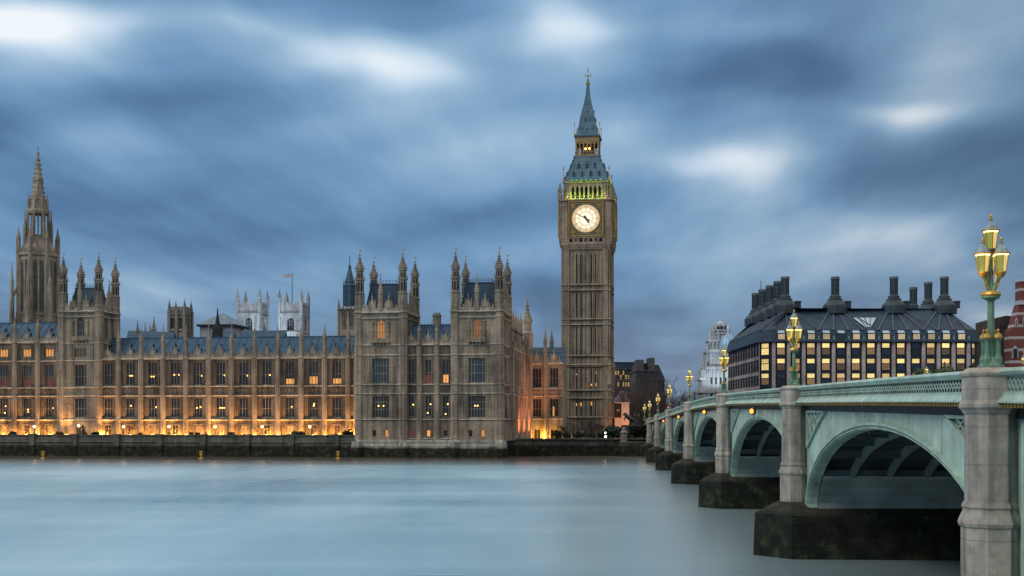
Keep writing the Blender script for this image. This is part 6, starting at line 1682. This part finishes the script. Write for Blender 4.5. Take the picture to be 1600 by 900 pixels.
LEAFD = plain('hedge_green', (.016,.030,.016), .8, 0, .4, 2)
def leaf_mesh(rx, ry, rz_, n, s, seed, m_, nm='foliage'):
    rn = random.Random(seed); b = MB()
    lobes = [(rn.uniform(-.55,.55)*rx, rn.uniform(-.55,.55)*ry, rn.uniform(-.35,.5)*rz_, rn.uniform(.35,.6)) for _ in range(9)]
    for _ in range(n):
        l = rn.choice(lobes); d = Vector((rn.gauss(0,1),rn.gauss(0,1),rn.gauss(0,1))).normalized()*rn.uniform(.55,1.05)**.5
        p = Vector((l[0]+d.x*rx*l[3], l[1]+d.y*ry*l[3], l[2]+d.z*rz_*l[3]))
        u = Vector((rn.gauss(0,1),rn.gauss(0,1),rn.gauss(0,1))).normalized(); v = u.orthogonal().normalized()*s*rn.uniform(.6,1.3); u = u*s*rn.uniform(.6,1.3)
        b.quad(p-u-v*.4, p+v*.9, p+u-v*.2, p-v*.6)
    return b.mesh(nm, m_)
gt = [leaf_mesh(5,4,4,2600,.34,1,LEAF,'crown'), leaf_mesh(5,4,4,2600,.34,2,LEAF,'crown')]
gtr = MB(); gtr.tube([(0,0,-5.5),(0,.1,-2),(.3,0,1.5)],[.5,.38,.15],7); gtrm = gtr.mesh('trunk', BARK)
for k, (px, lab) in enumerate(((1452,'leafy green tree behind the far parapet lamp'),(1476,'leafy green tree in the middle of the group before the office block'),(1500,'leafy green tree before the corner of the office block'),(1522,'leafy green tree nearest the lamp on the nearest pier'),(1562,'leafy green tree below the brown block'))):
    t = thing('leafy_tree', lab, 'tree', (gx(px,300), 300, 16.9+(k%2)*.7), k*1.3, 'leafy trees before the office block'); place('crown', gt[k%2], t); place('trunk', gtrm, t).scale = (1,1,3.05)
    t.scale = (.85,.85,.85)
bush = [leaf_mesh(1,.7,.8,420,.15,4,LEAFD), leaf_mesh(1,.7,.8,420,.15,6,LEAFD)]
pot = MB(); pot.lathe(0,0,[(.3,-.95),(.42,-.35),(.46,-.3),(.4,-.28)],8); potm = pot.mesh('planter', ST3)
bs_ = [(20,.9,'low clipped shrub on the terrace at the taller range'),(94,1.0,'shrub on the terrace on the near side of the arched doorway'),(132,.8,'small shrub beside the arched doorway of the square tower'),(149,.9,'shrub on the terrace at the corner of the square tower'),(220,.7,'small shrub on the terrace under the second bay'),(299,.8,'low shrub pair on the terrace near the middle of the wing'),(309,.7,'smaller of the two shrubs at the middle of the wing'),(362,.9,'round shrub on the terrace between two globe lamps'),(460,1.1,'broad hedge shrub on the terrace near the flagged church tower'),(470,1.1,'second broad hedge shrub adjoining the first'),(545,1.5,'round potted tree at the corner of the end tower')]
for k, (px, s, lab) in enumerate(bs_):
    t = thing('shrub', lab, 'shrub', pal(pl(px,3.5), 3.5, 4.4), k, 'shrubs on the terrace'); place('foliage', bush[k%2], t); place('planter', potm, t); t.scale = (s,s,s)
for k, (px, D, s, lab) in enumerate(((955,262,2.0,'dark evergreen bush beside the white lamp'),(962,263,2.6,'large dark bush before the orange building'),(972,266,2.2,'dark bush between the orange building and the statue'),(998,268,2.4,'dark hedge bush beside the statue plinth'),(1005,270,2.2,'dark hedge bush at the bridge abutment'),(870,280,1.6,'dark bush at the doorway of the link range'),(905,278,1.3,'low dark hedge under the bare trees'),(925,278,1.3,'low dark hedge beside the tallest bare tree'),(885,277,1.2,'low dark hedge near the link range'),(944,277,1.3,'low dark hedge behind the white lamp'))):
    t = thing('evergreen_bush', lab, 'bush', (gx(px,D), D, LAND+s*.6), k, 'dark bushes along the embankment'); place('foliage', bush[k%2], t); t.scale = (s*1.2,s,s)
wl_ = thing('white_lamp', 'small twin globe white lamp shining on the embankment before the clock tower', 'lamp', (gx(946,259), 259.5, LAND))
q = MB(); q.tube([(0,0,0),(0,0,2.0)],[.07,.05],6); q.build('post', PAINTD, wl_)
for z, x, r_ in ((.8,.05,.26),(1.6,0,.19)):
    q = MB(); q.lathe(x,-.15,[(.05,z-r_),(r_*.8,z-r_*.5),(r_,z),(r_*.8,z+r_*.5),(.05,z+r_)],10); q.build('globe', WHITEL, wl_, smooth=True)
